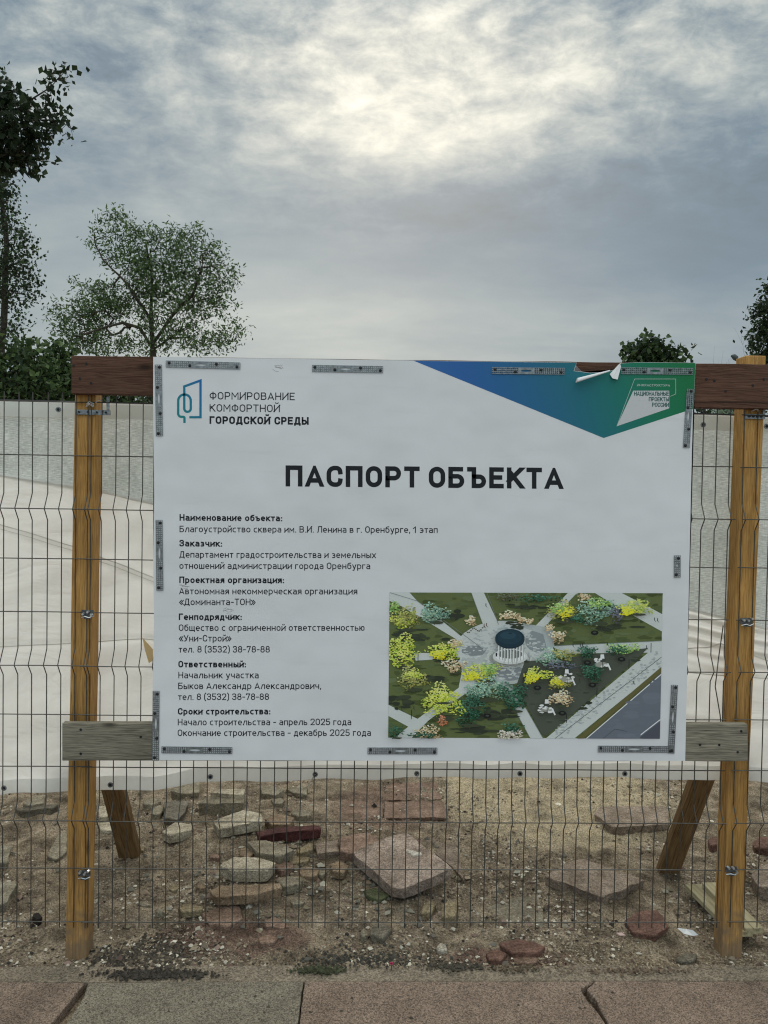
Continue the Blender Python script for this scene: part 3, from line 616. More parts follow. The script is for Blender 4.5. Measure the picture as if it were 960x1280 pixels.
def post(tx, ty, bx, by, topy, label, clamps, extra=None):
    pt, pb = P(tx, ty, 2.812), P(bx, by, 2.812)
    d = (pt-pb); k = d.x/d.z
    zt = P(tx, topy, 2.84).z; w = .0385
    root = thing('wooden_post', (pb.x, 2.812+.038, 0), label, 'wooden post', 'wooden posts holding the board')
    b = MB(); n = 26
    vs = []; z0 = -.05
    for i in range(n+1):
        z = z0+(zt-z0)*i/n; x = pb.x+k*(z-pb.z); 
        for (sx, sy) in ((-1, 0), (1, 0), (1, 1), (-1, 1)):
            vs.append((x+sx*w+noise.noise((sx*3, sy, z*2.5))*.0022, 2.812+sy*.075, z))
    fs = [(i*4+j, i*4+(j+1) % 4, i*4+4+(j+1) % 4, i*4+4+j) for i in range(n) for j in range(4)]+[(3, 2, 1, 0), (n*4, n*4+1, n*4+2, n*4+3)]
    b.add(vs, fs); b.build('post_body', M_POST, root, bevel=.004)
    for (cx, cy) in clamps: clamp(root, P(cx, cy, 2.80), 0)
    return root, k, pb
pl, kl, pbl = post(106.5, 505, 94.5, 1203, 450, 'left wooden post with orange stain, at the left edge of the board', [(110, 766), (106, 1091)])
pr, kr_, pbr = post(942, 520, 915, 1193, 446, 'right wooden post rising above the dark top plank', [(932, 776), (913, 1086)])
# hook strap brackets on top of the posts
def strap_bracket(root, px, py, w, h):
    a = P(px-w/2, py-h/2, 2.806); c = P(px+w/2, py+h/2, 2.806)
    b = MB(); b.box(a.x, c.x, 2.804, 2.809, c.z, c.z+.018); b.box(c.x-.012, c.x-.002, 2.798, 2.8035, c.z+.0185, a.z)
    br = b.build('strap_bracket', M_STEELD, root, bevel=.0008)
    for k in range(4):
        x = a.x+.015+(c.x-a.x-.03)*k/3
        b = MB(); b.tube([(x, 2.799, c.z+.009), (x, 2.804, c.z+.009)], .004, 6); b.build('screw', M_DARK, br)
    random.seed(4)
    for k in range(5):
        b = MB(); x = (a.x+c.x)/2+random.uniform(-.015, .03); z = c.z+.03+.02*random.random()
        b.tube([(x-.012, 2.794, z-.004), (x, 2.786, z+.005), (x+.012, 2.795, z+random.uniform(-.008, .008))], .0022, 5); b.build('tie_wire', M_STEEL, br)
strap_bracket(pl, 116, 507, 44, 24); strap_bracket(pr, 944, 513, 24, 22)
# ------------------------------------------------------------------ struts
def strut(foot, topx, label):
    f = G(foot[0], foot[1], 0); z = .80; t = f.lerp(Vector((topx, 2.975, 1.25)), .64)
    d = t-f; l = d.length; d.normalize()
    s = Vector((1, 0, 0)); s = (s-d*s.dot(d)).normalized(); n = d.cross(s)
    b = MB(); b.box(-.048, .048, -.02, .02, -.05, l); o = b.build('wooden_strut', M_STRUT, origin=(0, 0, 0), bevel=.003)
    mm = Matrix((s, n, d)).transposed(); 
    if mm.determinant() < 0: mm = Matrix((s, -n, d)).transposed()
    mm = mm.to_4x4(); mm.translation = f; o.matrix_world = mm
    return tag(o, label, 'strut', 'diagonal struts bracing the posts from behind')
strut((164, 1073), P(84, 700, 2.95).x, 'diagonal brown strut behind the banner next to the left post')
strut((835, 1087), P(958, 700, 2.95).x, 'diagonal brown strut behind the banner next to the right post')
# ------------------------------------------------------------------ planks
def plank(name, m, pts, y0, y1, label, nails):
    # pts: TL,TR,BR,BL pixels
    root_c = P((pts[0][0]+pts[1][0])/2, pts[2][1], (y0+y1)/2)
    root = thing(name, root_c, label, 'plank')
    q = [P(x, y, y0) for x, y in pts]; n = 60; vs = []
    for i in range(n+1):
        f = i/n
        t = q[0].lerp(q[1], f); b_ = q[3].lerp(q[2], f)
        e = .0018
        tz = t.z+noise.noise((t.x*5, 1, 1))*e*1.6; bz = b_.z+noise.noise((t.x*5, 7, 1))*e*1.6
        vs += [(t.x, y0, tz), (t.x, y1, tz), (b_.x, y1, bz), (b_.x, y0, bz)]
    fs = [(i*4+j, i*4+4+j, i*4+4+(j+1) % 4, i*4+(j+1) % 4) for i in range(n) for j in range(4)]+[(0, 1, 2, 3), (n*4+3, n*4+2, n*4+1, n*4)]
    b = MB(); b.add(vs, fs); b.build('plank_body', m, root, bevel=.0025)
    for x, y in nails:
        c = P(x, y, y0); b = MB(); b.tube([(c.x, y0-.0015, c.z), (c.x, y0+.006, c.z)], .0045, 8); b.build('nail', M_DARK, root)
    return root
plank('top_plank', M_BEAM, [(89, 444.5), (1010, 456), (1010, 512), (89, 492)], 2.769, 2.81, 'dark brown stained top plank behind the board upper edge',
      [(92, 457), (108, 454.5), (100, 473), (114, 479), (955, 474), (941, 482), (907, 489), (883, 474), (893, 476)])
plank('bottom_plank', M_GREYP, [(77.5, 904), (934.5, 905), (935, 951.5), (77.5, 951)], 2.738, 2.766, 'weathered grey bottom plank under the board lower edge',
      [(101, 912), (176, 921), (101, 942), (926.5, 914), (922, 940), (875, 931), (899, 931)])
# ------------------------------------------------------------------ banner and netting
def interp(tab, x):
    if x <= tab[0][0]: return tab[0][1]
    for (a, b), (c, d) in zip(tab, tab[1:]):
        if x <= c: return b+(d-b)*(x-a)/(c-a)
    return tab[-1][1]
BOT = [(-900, 1010), (-60, 1000), (0, 994), (70, 989), (130, 987), (192, 988), (220, 983), (247, 977), (300, 975), (400, 974), (480, 972.5), (640, 972), (850, 973), (960, 976), (1800, 990)]
TOP = [(-900, 494), (0, 500), (192, 505), (500, 511), (870, 517), (960, 521), (1800, 545)]
DIA = [(-900, 430), (0, 592), (90, 606), (192, 628), (500, 685), (870, 762), (960, 786), (1800, 960)]
def cloth(name, up_tab, lo_tab, Y, mat_, fold, label, cat, nz_=150, nx=420, px0=-520, px1=1480):
    b = MB(); vs = []
    for j in range(nz_+1):
        for i in range(nx+1):
            px = px0+(px1-px0)*i/nx; t = interp(up_tab, px); l = interp(lo_tab, px); py = t+(l-t)*j/nz_
            y = Y+fold(px, py, t, l); v = P(px, py, Y); vs.append((v.x, y, v.z))
    w = nx+1
    b.add(vs, [(j*w+i, (j+1)*w+i, (j+1)*w+i+1, j*w+i+1) for j in range(nz_) for i in range(nx)])
    return b.build(name, mat_, None, smooth=True, origin=(P(480, 980, Y).x, Y, P(480, 980, Y).z))
def clothmat(name, c1, c2, tr, sc, weave=None, crease=0):
    m, t, b = mat(name, .6, .25); L = t.links.new
    tc = N(t, 'ShaderNodeTexCoord'); n = N(t, 'ShaderNodeTexNoise'); n.inputs['Scale'].default_value = sc; n.inputs['Detail'].default_value = 6; n.inputs['Roughness'].default_value = .6
    mp = N(t, 'ShaderNodeMapping'); mp.inputs['Scale'].default_value = (1, 1, 1.0); L(tc.outputs['Object'], mp.inputs[0]); L(mp.outputs[0], n.inputs['Vector'])
    cr = N(t, 'ShaderNodeValToRGB'); L(n.outputs['Fac'], cr.inputs[0]); cr.color_ramp.elements[0].position = .3; cr.color_ramp.elements[1].position = .7
    cr.color_ramp.elements[0].color = (*c1, 1); cr.color_ramp.elements[1].color = (*c2, 1); col = cr.outputs[0]
    if weave:
        cur = None
        for s in ((1, 1, 9), (9, 1, 1)):
            q = N(t, 'ShaderNodeMapping'); q.inputs['Scale'].default_value = s; L(tc.outputs['Object'], q.inputs[0])
            w = N(t, 'ShaderNodeTexNoise'); w.inputs['Scale'].default_value = weave; w.inputs['Detail'].default_value = 3; L(q.outputs[0], w.inputs['Vector'])
            r = N(t, 'ShaderNodeMapRange'); L(w.outputs['Fac'], r.inputs[0]); r.inputs[1].default_value = .3; r.inputs[2].default_value = .7; k_ = (.66, 1.25) if s[2] == 9 else (.88, 1.1); r.inputs[3].default_value, r.inputs[4].default_value = k_
            v = N(t, 'ShaderNodeVectorMath', operation='SCALE'); L(col, v.inputs[0]); L(r.outputs[0], v.inputs['Scale']); col = v.outputs[0]
    if crease:
        mq = N(t, 'ShaderNodeMapping'); mq.inputs['Rotation'].default_value = (0, .35, 0); mq.inputs['Scale'].default_value = (.8, 1, 2.2); L(tc.outputs['Object'], mq.inputs[0])
        cn = N(t, 'ShaderNodeTexNoise'); cn.inputs['Scale'].default_value = 3.2; cn.inputs['Detail'].default_value = 7; cn.inputs['Roughness'].default_value = .5; cn.inputs['Distortion'].default_value = 1.2; L(mq.outputs[0], cn.inputs['Vector'])
        ab = N(t, 'ShaderNodeMath', operation='SUBTRACT'); L(cn.outputs['Fac'], ab.inputs[0]); ab.inputs[1].default_value = .5
        a2 = N(t, 'ShaderNodeMath', operation='ABSOLUTE'); L(ab.outputs[0], a2.inputs[0])
        bp = N(t, 'ShaderNodeBump'); bp.inputs['Distance'].default_value = crease*3; bp.inputs['Strength'].default_value = .8; L(a2.outputs[0], bp.inputs['Height']); L(bp.outputs[0], b.inputs['Normal'])
    L(col, b.inputs['Base Color']); tl = N(t, 'ShaderNodeBsdfTranslucent'); L(col, tl.inputs[0])
    mx = N(t, 'ShaderNodeMixShader'); mx.inputs[0].default_value = tr; L(b.outputs[0], mx.inputs[1]); L(tl.outputs[0], mx.inputs[2])
    L(mx.outputs[0], t.nodes['Material Output'].inputs[0]); return m
M_TARP = clothmat('white_tarpaulin', (.84, .825, .785), (.94, .93, .895), .66, 3.5, crease=.018)
M_NET = clothmat('debris_netting', (.52, .56, .53), (.74, .77, .735), .5, 9, weave=46)
M_HEM = clothmat('banner_hem', (.80, .80, .77), (.86, .86, .83), .55, 12)
def line(px, py, tab, s, a):        # ridge along a pixel line
    d = (py-interp(tab, px))/s; return a*math.exp(-d*d)
S1 = [(-900, 520), (0, 656), (90, 683), (192, 722), (500, 830), (900, 900)]
S2 = [(-900, 830), (0, 808), (180, 798), (400, 812), (1000, 850)]
S3 = [(-900, 1100), (0, 925), (190, 830), (300, 760)]
def tarpfold(px, py, t, l):
    y0_ = .006*sin(py*.02+px*.012+2*noise.noise((px*.004, py*.006, 4)))
    y = noise.noise((px*.006, py*.004, 2))*.022 + noise.noise((px*.012+py*.010, py*.018-px*.006, 5))*.016
    y += line(px, py, S1, 7, .006)-line(px, py-9, S1, 6, .005)+line(px, py, S2, 4, -.009)+line(px, py, S3, 14, .010)
    # pleats gathered near the right post
    g = math.exp(-((px-900)/120)**2); d = py-interp(DIA, px)
    if g > .02: y += g*.016*sin(d*.42+px*.02+2*noise.noise((px*.01, py*.01, 9)))*math.exp(-((d-22)/34)**2)
    # gathers at lower hem
    y += .007*sin(px*.05+3*noise.noise((px*.008, 0, 3)))*math.exp(-((l-py)/55)**2)
    y += y0_ + .005*sin(px*.09+2.5*noise.noise((px*.01, py*.003, 8)))*math.exp(-((py-860)/150)**2) + .003*sin((px*.6+py)*.12+3*noise.noise((px*.012, py*.012, 18)))
    return y-.004*math.exp(-((l-py)/8)**2)
def netfold(px, py, t, l): return noise.noise((px*.008, py*.006, 12))*.014+noise.noise((px*.03, py*.01, 15))*.004
BY = 2.925
DIA_HI = [(x, y+2) for x, y in DIA]; NETLOW = [(x, y+1.5) for x, y in DIA]
tarp = cloth('tarpaulin', DIA, BOT, BY, M_TARP, tarpfold, '', '')
tag(tarp, 'off-white tarpaulin stretched below the diagonal seam behind the wire fence', 'tarpaulin')
net = cloth('debris_netting', TOP, NETLOW, BY+.02, M_NET, lambda px, py, t, l: netfold(px, py, t, l)*.5, '', '', nz_=60, nx=220)
tag(net, 'grey-green woven netting showing above the diagonal tarpaulin edge', 'netting')
def strip_cloth(tab_hi, tab_lo, Y, name, parent, fold, m=M_HEM, n=260, px0=-520, px1=1480):
    b = MB(); vs = []
    for i in range(n+1):
        px = px0+(px1-px0)*i/n
        for j in range(3):
            py = interp(tab_hi, px)*(1-j/2)+interp(tab_lo, px)*j/2
            v = P(px, py, Y); vs.append((v.x, Y+fold(px, py), v.z))
    b.add(vs, [(i*3+j, i*3+j+1, i*3+4+j, i*3+3+j) for i in range(n) for j in range(2)])
    return b.build(name, m, parent, smooth=True)
strip_cloth(TOP, [(x, y+20) for x, y in TOP], BY+.006, 'hem', net, lambda a, c: netfold(a, c, 0, 0)*.5)
strip_cloth([(x, y-.8) for x, y in DIA], [(x, y+1.8) for x, y in DIA], BY-.008, 'edge_cord', tarp, lambda a, c: tarpfold(a, c, 0, 2000), m=clothmat('white_cord', (.9, .9, .88), (.93, .93, .91), .5, 20))
strip_cloth([(x, y-17) for x, y in BOT], BOT, BY-.009, 'hem', tarp, lambda a, c: tarpfold(a, c, 0, interp(BOT, a)))
def rope_top():
    b = MB(); pts = [P(px, interp(TOP, px)-.5, BY)+Vector((0, .004, 0)) for px in range(-500, 1480, 20)]; b.tube(pts, .003, 5)
    b.build('support_cable', M_DARK, net)
rope_top()
def seam(tab, w, x0, x1):
    strip_cloth([(x, y-w/2) for x, y in tab], [(x, y+w/2) for x, y in tab], BY-.003, 'seam', tarp, lambda a, c: tarpfold(a, c, interp(DIA, a), interp(BOT, a)), m=M_SEAM, px0=x0, px1=x1)
M_SEAM = clothmat('seam_tape', (.62, .59, .54), (.70, .67, .61), .3, 12)
seam(S1, 1.4, -520, 420); seam([(x, y+5) for x, y in S1], .8, -520, 420); seam(S2, 1.2, -520, 1480); seam([(-900, 700), (400, 880), (860, 812), (905, 806), (960, 826), (1500, 960)], 1.6, 600, 1480)
def grommet(px, py, parent, Y):
    c = P(px, py, Y); b = MB(); n = 12; vs = []
    for k in range(n):
        a = 2*pi*k/n
        for r, dy in ((.0105, 0), (.0098, -.003), (.006, -.003), (.0052, 0)): vs.append((c.x+cos(a)*r, c.y+dy, c.z+sin(a)*r))
    b.add(vs, [(k*4+j, k*4+j+1, ((k+1) % n)*4+j+1, ((k+1) % n)*4+j) for k in range(n) for j in range(3)])
    g = b.build('grommet', M_STEELD, parent)
    b = MB(); b.tube([(c.x, c.y-.0008, c.z), (c.x, c.y+.001, c.z)], .0058, 10); b.build('grommet_hole', M_DARK, g)
for x, y in ((5, 985), (138, 981), (263, 971), (394, 968), (521, 967), (650, 967), (781, 967), (913, 967)): grommet(x, y, tarp, BY-.024)
for x, y in ((73, 512), (879, 531), (205, 516), (958, 533)): grommet(x, y, net, BY-.012)
M_CORD = noisy('pale_cord', (.45, .42, .36), (.6, .57, .5), 40, 2)
b = MB(); b.tube([P(394, 968, BY-.03), P(391, 972, BY-.03), P(384, 984, BY-.02)], .002, 5); tag(b.build('tie_cord', M_CORD, tarp))
b = MB(); b.tube([P(521, 967, BY-.03), P(525, 978, BY-.028), P(531, 990, BY-.03)], .0014, 5); tag(b.build('tie_cord', M_CORD, tarp))
# brown scrap of tape on the tarpaulin beside the board
b = MB(); q = [P(178, 797, BY-.03), P(191, 812, BY-.03), P(191, 826, BY-.028), P(186, 829, BY-.03), P(181, 812, BY-.027)]
b.add(q+[p+Vector((0, .003, 0)) for p in q], [(4, 3, 2, 1, 0), (5, 6, 7, 8, 9)]+[(i, (i+1) % 5, (i+1) % 5+5, i+5) for i in range(5)], base((150, 128, 92)))
b.build('tape_scrap', M_CHIP, tarp)
# ------------------------------------------------------------------ information board
BDY = 2.733                                 # front face of the board
board_c = P(527, 951, BDY)
board = thing('information_board', board_c, 'large white printed information board fixed across the two planks', 'information board')
# torn top edge with a notch
OUT = [(191.5, 446), (300, 447.6), (420, 449.3), (517, 450.6), (620, 452), (717, 453.2), (721, 453.4), (719.5, 457), (717.5, 463.5), (727, 464.6), (737.5, 466), (750, 465.4), (762, 464), (769, 461.5), (776, 454),
       (800, 452.8), (869.5, 453.5), (867.5, 500), (866.3, 512), (864, 600), (861, 740), (858.5, 860), (856.5, 951), (700, 951), (530, 951), (350, 950.5), (190.5, 950.2), (190.8, 860), (192.5, 780), (191.5, 700), (192.8, 620), (191.5, 530)]
def flat(mb, pts, off, col=None, Y=BDY):
    mb.add([P(x, y, Y)-Vector((0, off, 0)) for x, y in pts], [tuple(range(len(pts)-1, -1, -1))], col)
def build_panel():
    bm = bmesh.new(); fr = [bm.verts.new(P(x, y, BDY)) for x, y in OUT]; bk = [bm.verts.new(P(x, y, BDY)+Vector((0, .0035, 0))) for x, y in OUT]
    bm.faces.new(fr[::-1]); bm.faces.new(bk); n = len(OUT)
    for i in range(n): bm.faces.new((fr[i], fr[(i+1) % n], bk[(i+1) % n], bk[i]))
    bmesh.ops.triangulate(bm, faces=[f for f in bm.faces if len(f.verts) > 4])
    bmesh.ops.recalc_face_normals(bm, faces=bm.faces)
    bmesh.ops.translate(bm, verts=bm.verts, vec=-board_c)
    me = bpy.data.meshes.new('panel'); bm.to_mesh(me); bm.free()
    m, t, b = mat('white_pvc_sheet', .38, .45); L = t.links.new
    tc = N(t, 'ShaderNodeTexCoord'); n1 = N(t, 'ShaderNodeTexNoise'); n1.inputs['Scale'].default_value = 3; n1.inputs['Detail'].default_value = 8; L(tc.outputs['Object'], n1.inputs['Vector'])
    cr = N(t, 'ShaderNodeValToRGB'); L(n1.outputs['Fac'], cr.inputs[0]); cr.color_ramp.elements[0].position = .3; cr.color_ramp.elements[1].position = .6
    cr.color_ramp.elements[0].color = (.75, .75, .77, 1); cr.color_ramp.elements[1].color = (.80, .80, .825, 1)
    # faint dusty smears
    mp = N(t, 'ShaderNodeMapping'); mp.inputs['Rotation'].default_value = (0, .8, 0); mp.inputs['Scale'].default_value = (1.2, 1, 9); L(tc.outputs['Object'], mp.inputs[0])
    n2 = N(t, 'ShaderNodeTexNoise'); n2.inputs['Scale'].default_value = 2.2; n2.inputs['Detail'].default_value = 9; n2.inputs['Roughness'].default_value = .65; L(mp.outputs[0], n2.inputs['Vector'])
    mr = N(t, 'ShaderNodeMapRange'); L(n2.outputs['Fac'], mr.inputs[0]); mr.inputs[1].default_value = .57; mr.inputs[2].default_value = .80; mr.inputs[3].default_value = 0; mr.inputs[4].default_value = .35
    mx = N(t, 'ShaderNodeMix', data_type='RGBA'); L(mr.outputs[0], mx.inputs[0]); L(cr.outputs[0], mx.inputs[6]); mx.inputs[7].default_value = (.58, .56, .52, 1); L(mx.outputs[2], b.inputs['Base Color'])
    bp = N(t, 'ShaderNodeBump'); bp.inputs['Distance'].default_value = .018; bp.inputs['Strength'].default_value = .6
    n3 = N(t, 'ShaderNodeTexNoise'); n3.inputs['Scale'].default_value = 4; n3.inputs['Detail'].default_value = 2; L(tc.outputs['Object'], n3.inputs['Vector']); L(n3.outputs['Fac'], bp.inputs['Height']); L(bp.outputs[0], b.inputs['Normal'])
    me.materials.append(m); o = bpy.data.objects.new('panel', me); C.objects.link(o); o.parent = board
    return m
M_PVC = build_panel()
# coloured corner, cut in narrow upright strips so the colour runs smoothly
def clip(poly, f):
    out = []
    for i, p in enumerate(poly):
        q = poly[(i+1) % len(poly)]; a, c = f(p), f(q)
        if a >= 0: out.append(p)
        if (a >= 0) != (c >= 0): k = a/(a-c); out.append((p[0]+(q[0]-p[0])*k, p[1]+(q[1]-p[1])*k))
    return out
def gradcol(x, y):
    st = [(520, (34, 72, 120)), (600, (26, 66, 112)), (680, (22, 70, 96)), (750, (16, 76, 80)), (810, (10, 80, 60)), (869, (8, 76, 42))]
    x = x-(y-500)*.35
    if x <= st[0][0]: return base(st[0][1])
    for (a, c), (d, e) in zip(st, st[1:]):
        if x <= d: k = (x-a)/(d-a); return base(tuple(c[i]+(e[i]-c[i])*k for i in range(3)))
    return base(st[-1][1])
CORNER = [(517, 450.9), (620, 452.3), (717, 453.5), (720.7, 453.7), (719.2, 457), (717, 463.8), (727, 465), (737.5, 466.4), (750, 465.8), (762.3, 464.3), (769.3, 461.8), (776, 454.3), (800, 453.1), (869.2, 453.8), (867.3, 500), (866.2, 511), (754.5, 547.5)]
b = MB(); x = 512
while x < 872:
    p = clip(clip(CORNER, lambda q: q[0]-x), lambda q: x+4-q[0])
    # concave pieces near the notch: split at row 467
    for sub in ((clip(p, lambda q: 467-q[1]), clip(p, lambda q: q[1]-467)) if 714 < x < 780 else (p,)):
        if len(sub) >= 3:
            o = len(b.v); flat(b, sub, .0003)
            for i, (sx, sy) in enumerate(sub): b.c[o+i] = gradcol(sx, sy)
    x += 4
b.build('coloured_corner', M_PRINT, board)
# ------------------------------------------------------------------ stroke lettering
def rounded(pts, closed):
    out = []; n = len(pts)
    for i, p in enumerate(pts):
        r = p[2] if len(p) > 2 else 0
        if r == 0 or (not closed and i in (0, n-1)): out.append(Vector((p[0], p[1]))); continue
        a = Vector(pts[i-1][:2]); c = Vector(pts[(i+1) % n][:2]); v = Vector(p[:2])
        da, dc = (a-v), (c-v); r_ = min(r, da.length*.5 if len(pts[i-1]) > 2 and pts[i-1][2] else da.length, dc.length*.5 if len(pts[(i+1) % n]) > 2 and pts[(i+1) % n][2] else dc.length)
        s, e = v+da.normalized()*r_, v+dc.normalized()*r_
        for k in range(7):
            t = k/6; wq = .74; den = (1-t)**2+2*wq*t*(1-t)+t*t
            out.append((s*(1-t)**2+v*(2*wq*t*(1-t))+e*t*t)/den)
    return out
def stroke(mb, pts, w, closed, mapf, off, col=None, ext=True, lim=(None, None)):
    q = []
    for p in pts:
        if not q or (p-q[-1]).length > 1e-5: q.append(p)
    if closed and (q[0]-q[-1]).length < 1e-5: q.pop()
    n = len(q)
    if n < 2: return
    if not closed and ext:             # slanted ends run long and are trimmed flat on the line
        for i, j in ((0, 1), (-1, -2)):
            d = (q[i]-q[j]).normalized(); k = .5 if abs(d.y) < .2 or abs(d.x) < .2 or lim == (None, None) else 1.3; q[i] = q[i]+d*w*k
    L_, R_ = [], []
    for i in range(n):
        a = q[i-1] if (closed or i) else None; c = q[(i+1) % n] if (closed or i < n-1) else None
        d1 = (q[i]-a).normalized() if a is not None else None; d2 = (c-q[i]).normalized() if c is not None else None
        if d1 is None: d1 = d2
        if d2 is None: d2 = d1
        n1 = Vector((-d1.y, d1.x)); n2 = Vector((-d2.y, d2.x)); m_ = n1+n2
        if m_.length < .3: m_ = n1
        m_.normalize(); k = min(2.2, 1/max(.3, m_.dot(n1)))
        L_.append(q[i]+m_*w/2*k); R_.append(q[i]-m_*w/2*k)
    vs = []; 
    for l, r in zip(L_, R_):
        for v in (l, r): vs.append(mapf(v.x, v.y)-Vector((0, off, 0)))
    m_ = n if closed else n-1
    if lim != (None, None):
        for i in range(m_):
            j = (i+1) % n; pg = [(v.x, v.y) for v in (L_[i], L_[j], R_[j], R_[i])]
            if lim[0] is not None: pg = clip(pg, lambda t: t[1]-lim[0])
            if lim[1] is not None and len(pg) > 2: pg = clip(pg, lambda t: lim[1]-t[1])
            if len(pg) > 2: mb.add([mapf(*v)-Vector((0, off, 0)) for v in pg], [tuple(range(len(pg)))], col if not callable(col) else None)
        return
    o = len(mb.v); mb.add(vs, [(2*i, 2*((i+1) % n), 2*((i+1) % n)+1, 2*i+1) for i in range(m_)])
    for i in range(len(vs)):
        if callable(col): mb.c[o+i] = col(i)
        elif col: mb.c[o+i] = col
a_, z_ = 0, 1
OV = ([(0, 0, .5), (1, 0, .5), (1, 1, .5), (0, 1, .5)], True)
def st(*p): return (list(p), False)
# glyph: (width, strokes, xheight?) in a unit box; r = corner radius in units of glyph width
GL = {
 'А': (.66, [st((0, 0), (.5, 1), (1, 0)), st((.17, .24), (.83, .24))]),
 'Б': (.58, [st((.9, 1), (0, 1), (0, 0), (1, 0, .35), (1, .57, .35), (0, .57))]),
 'В': (.58, [st((0, .53), (0, 0), (1, 0, .35), (1, .53, .35), (0, .53), (0, 1), (.93, 1, .32), (.93, .53, .3), (.3, .53))]),
 'Г': (.50, [st((0, 0), (0, 1), (1, 1))]),
 'Д': (.70, [st((0, -.16), (0, 0), (1, 0), (1, -.16)), st((.17, 0), (.3, 1), (.85, 1), (.85, 0))]),
 'Е': (.52, [st((1, 1), (0, 1), (0, 0), (1, 0)), st((0, .52), (.85, .52))]),
 'З': (.56, [st((0, .82), (.02, 1, .3), (.95, 1, .35), (.95, .54, .3), (.35, .54)), st((.4, .54), (1, .54, .35), (1, 0, .35), (0, 0, .35), (0, .2))]),
 'И': (.62, [st((0, 1), (0, 0)), st((0, .08), (1, .92)), st((1, 1), (1, 0))]),
 'К': (.60, [st((0, 0), (0, 1)), st((.95, 1), (.2, .46)), st((.34, .60), (1, 0))]),
 'Л': (.66, [st((0, 0), (.16, 0, .1), (.28, 1), (1, 1), (1, 0))]),
 'М': (.74, [st((0, 0), (0, 1), (.5, .34), (1, 1), (1, 0))]),
 'Н': (.62, [st((0, 0), (0, 1)), st((1, 0), (1, 1)), st((0, .5), (1, .5))]),
 'О': (.60, [OV]),
 'П': (.62, [st((0, 0), (0, 1), (1, 1), (1, 0))]),
 'Р': (.57, [st((0, 0), (0, 1), (1, 1, .35), (1, .42, .35), (0, .42))]),
 'С': (.58, [st((1, .76), (1, 1, .42), (0, 1, .42), (0, 0, .42), (1, 0, .42), (1, .24))]),
 'Т': (.56, [st((0, 1), (1, 1)), st((.5, 0), (.5, 1))]),
 'У': (.60, [st((0, 1), (.52, .3)), st((1, 1), (.42, 0, .2), (.1, 0))]),
 'Ф': (.72, [st((.5, -.04), (.5, 1.04)), ([(0, .16, .35), (1, .16, .35), (1, .86, .35), (0, .86, .35)], True)]),
 'Ц': (.66, [st((0, 1), (0, 0), (1, 0), (1, -.17)), st((.88, 1), (.88, 0))]),
 'Ь': (.56, [st((0, 1), (0, 0), (1, 0, .35), (1, .56, .35), (0, .56))]),
 'Ъ': (.70, [st((-.02, 1), (.3, 1), (.3, 0), (1, 0, .35), (1, .56, .35), (.3, .56))]),
 'Ы': (.74, [st((0, 1), (0, 0), (.68, 0, .3), (.68, .56, .3), (0, .56)), st((1, 0), (1, 1))]),
 '0': (.56, [OV]), '1': (.36, [st((.0, .78), (.7, 1), (.7, 0))]),
 '2': (.55, [st((0, .8), (0, 1, .4), (1, 1, .4), (1, .6, .3), (0, 0), (1, 0))]),
 '3': (.55, [st((0, .84), (0, 1, .35), (.95, 1, .35), (.95, .54, .3), (.35, .54)), st((.4, .54), (1, .54, .35), (1, 0, .35), (0, 0, .35), (0, .18))]),
 '5': (.55, [st((.92, 1), (.08, 1), (.04, .56), (1, .6, .35), (1, 0, .35), (0, 0, .35), (0, .16))]),
 '7': (.54, [st((0, .86), (0, 1), (1, 1), (.35, 0))]),
 '8': (.56, [([(0, 0, .35), (1, 0, .35), (1, .53, .3), (0, .53, .3)], True), ([(.06, .53, .3), (.94, .53, .3), (.94, 1, .35), (.06, 1, .35)], True)]),
 '(': (.22, [st((1, 1.15), (0, .9, .5), (0, .0, .5), (1, -.2))]), ')': (.22, [st((0, 1.15), (1, .9, .5), (1, .0, .5), (0, -.2))]),
 '-': (.34, [st((0, .42), (1, .42))]), '.': (.10, [st((.5, 0), (.5, .001))]), ',': (.10, [st((.6, .02), (.2, -.14))]),
 ' ': (.22, []),
 '«': (.52, [st((.42, .68), (0, .4), (.42, .12)), st((1, .68), (.58, .4), (1, .12))]), '»': (.52, [st((0, .68), (.42, .4), (0, .12)), st((.58, .68), (1, .4), (.58, .12))]),
}
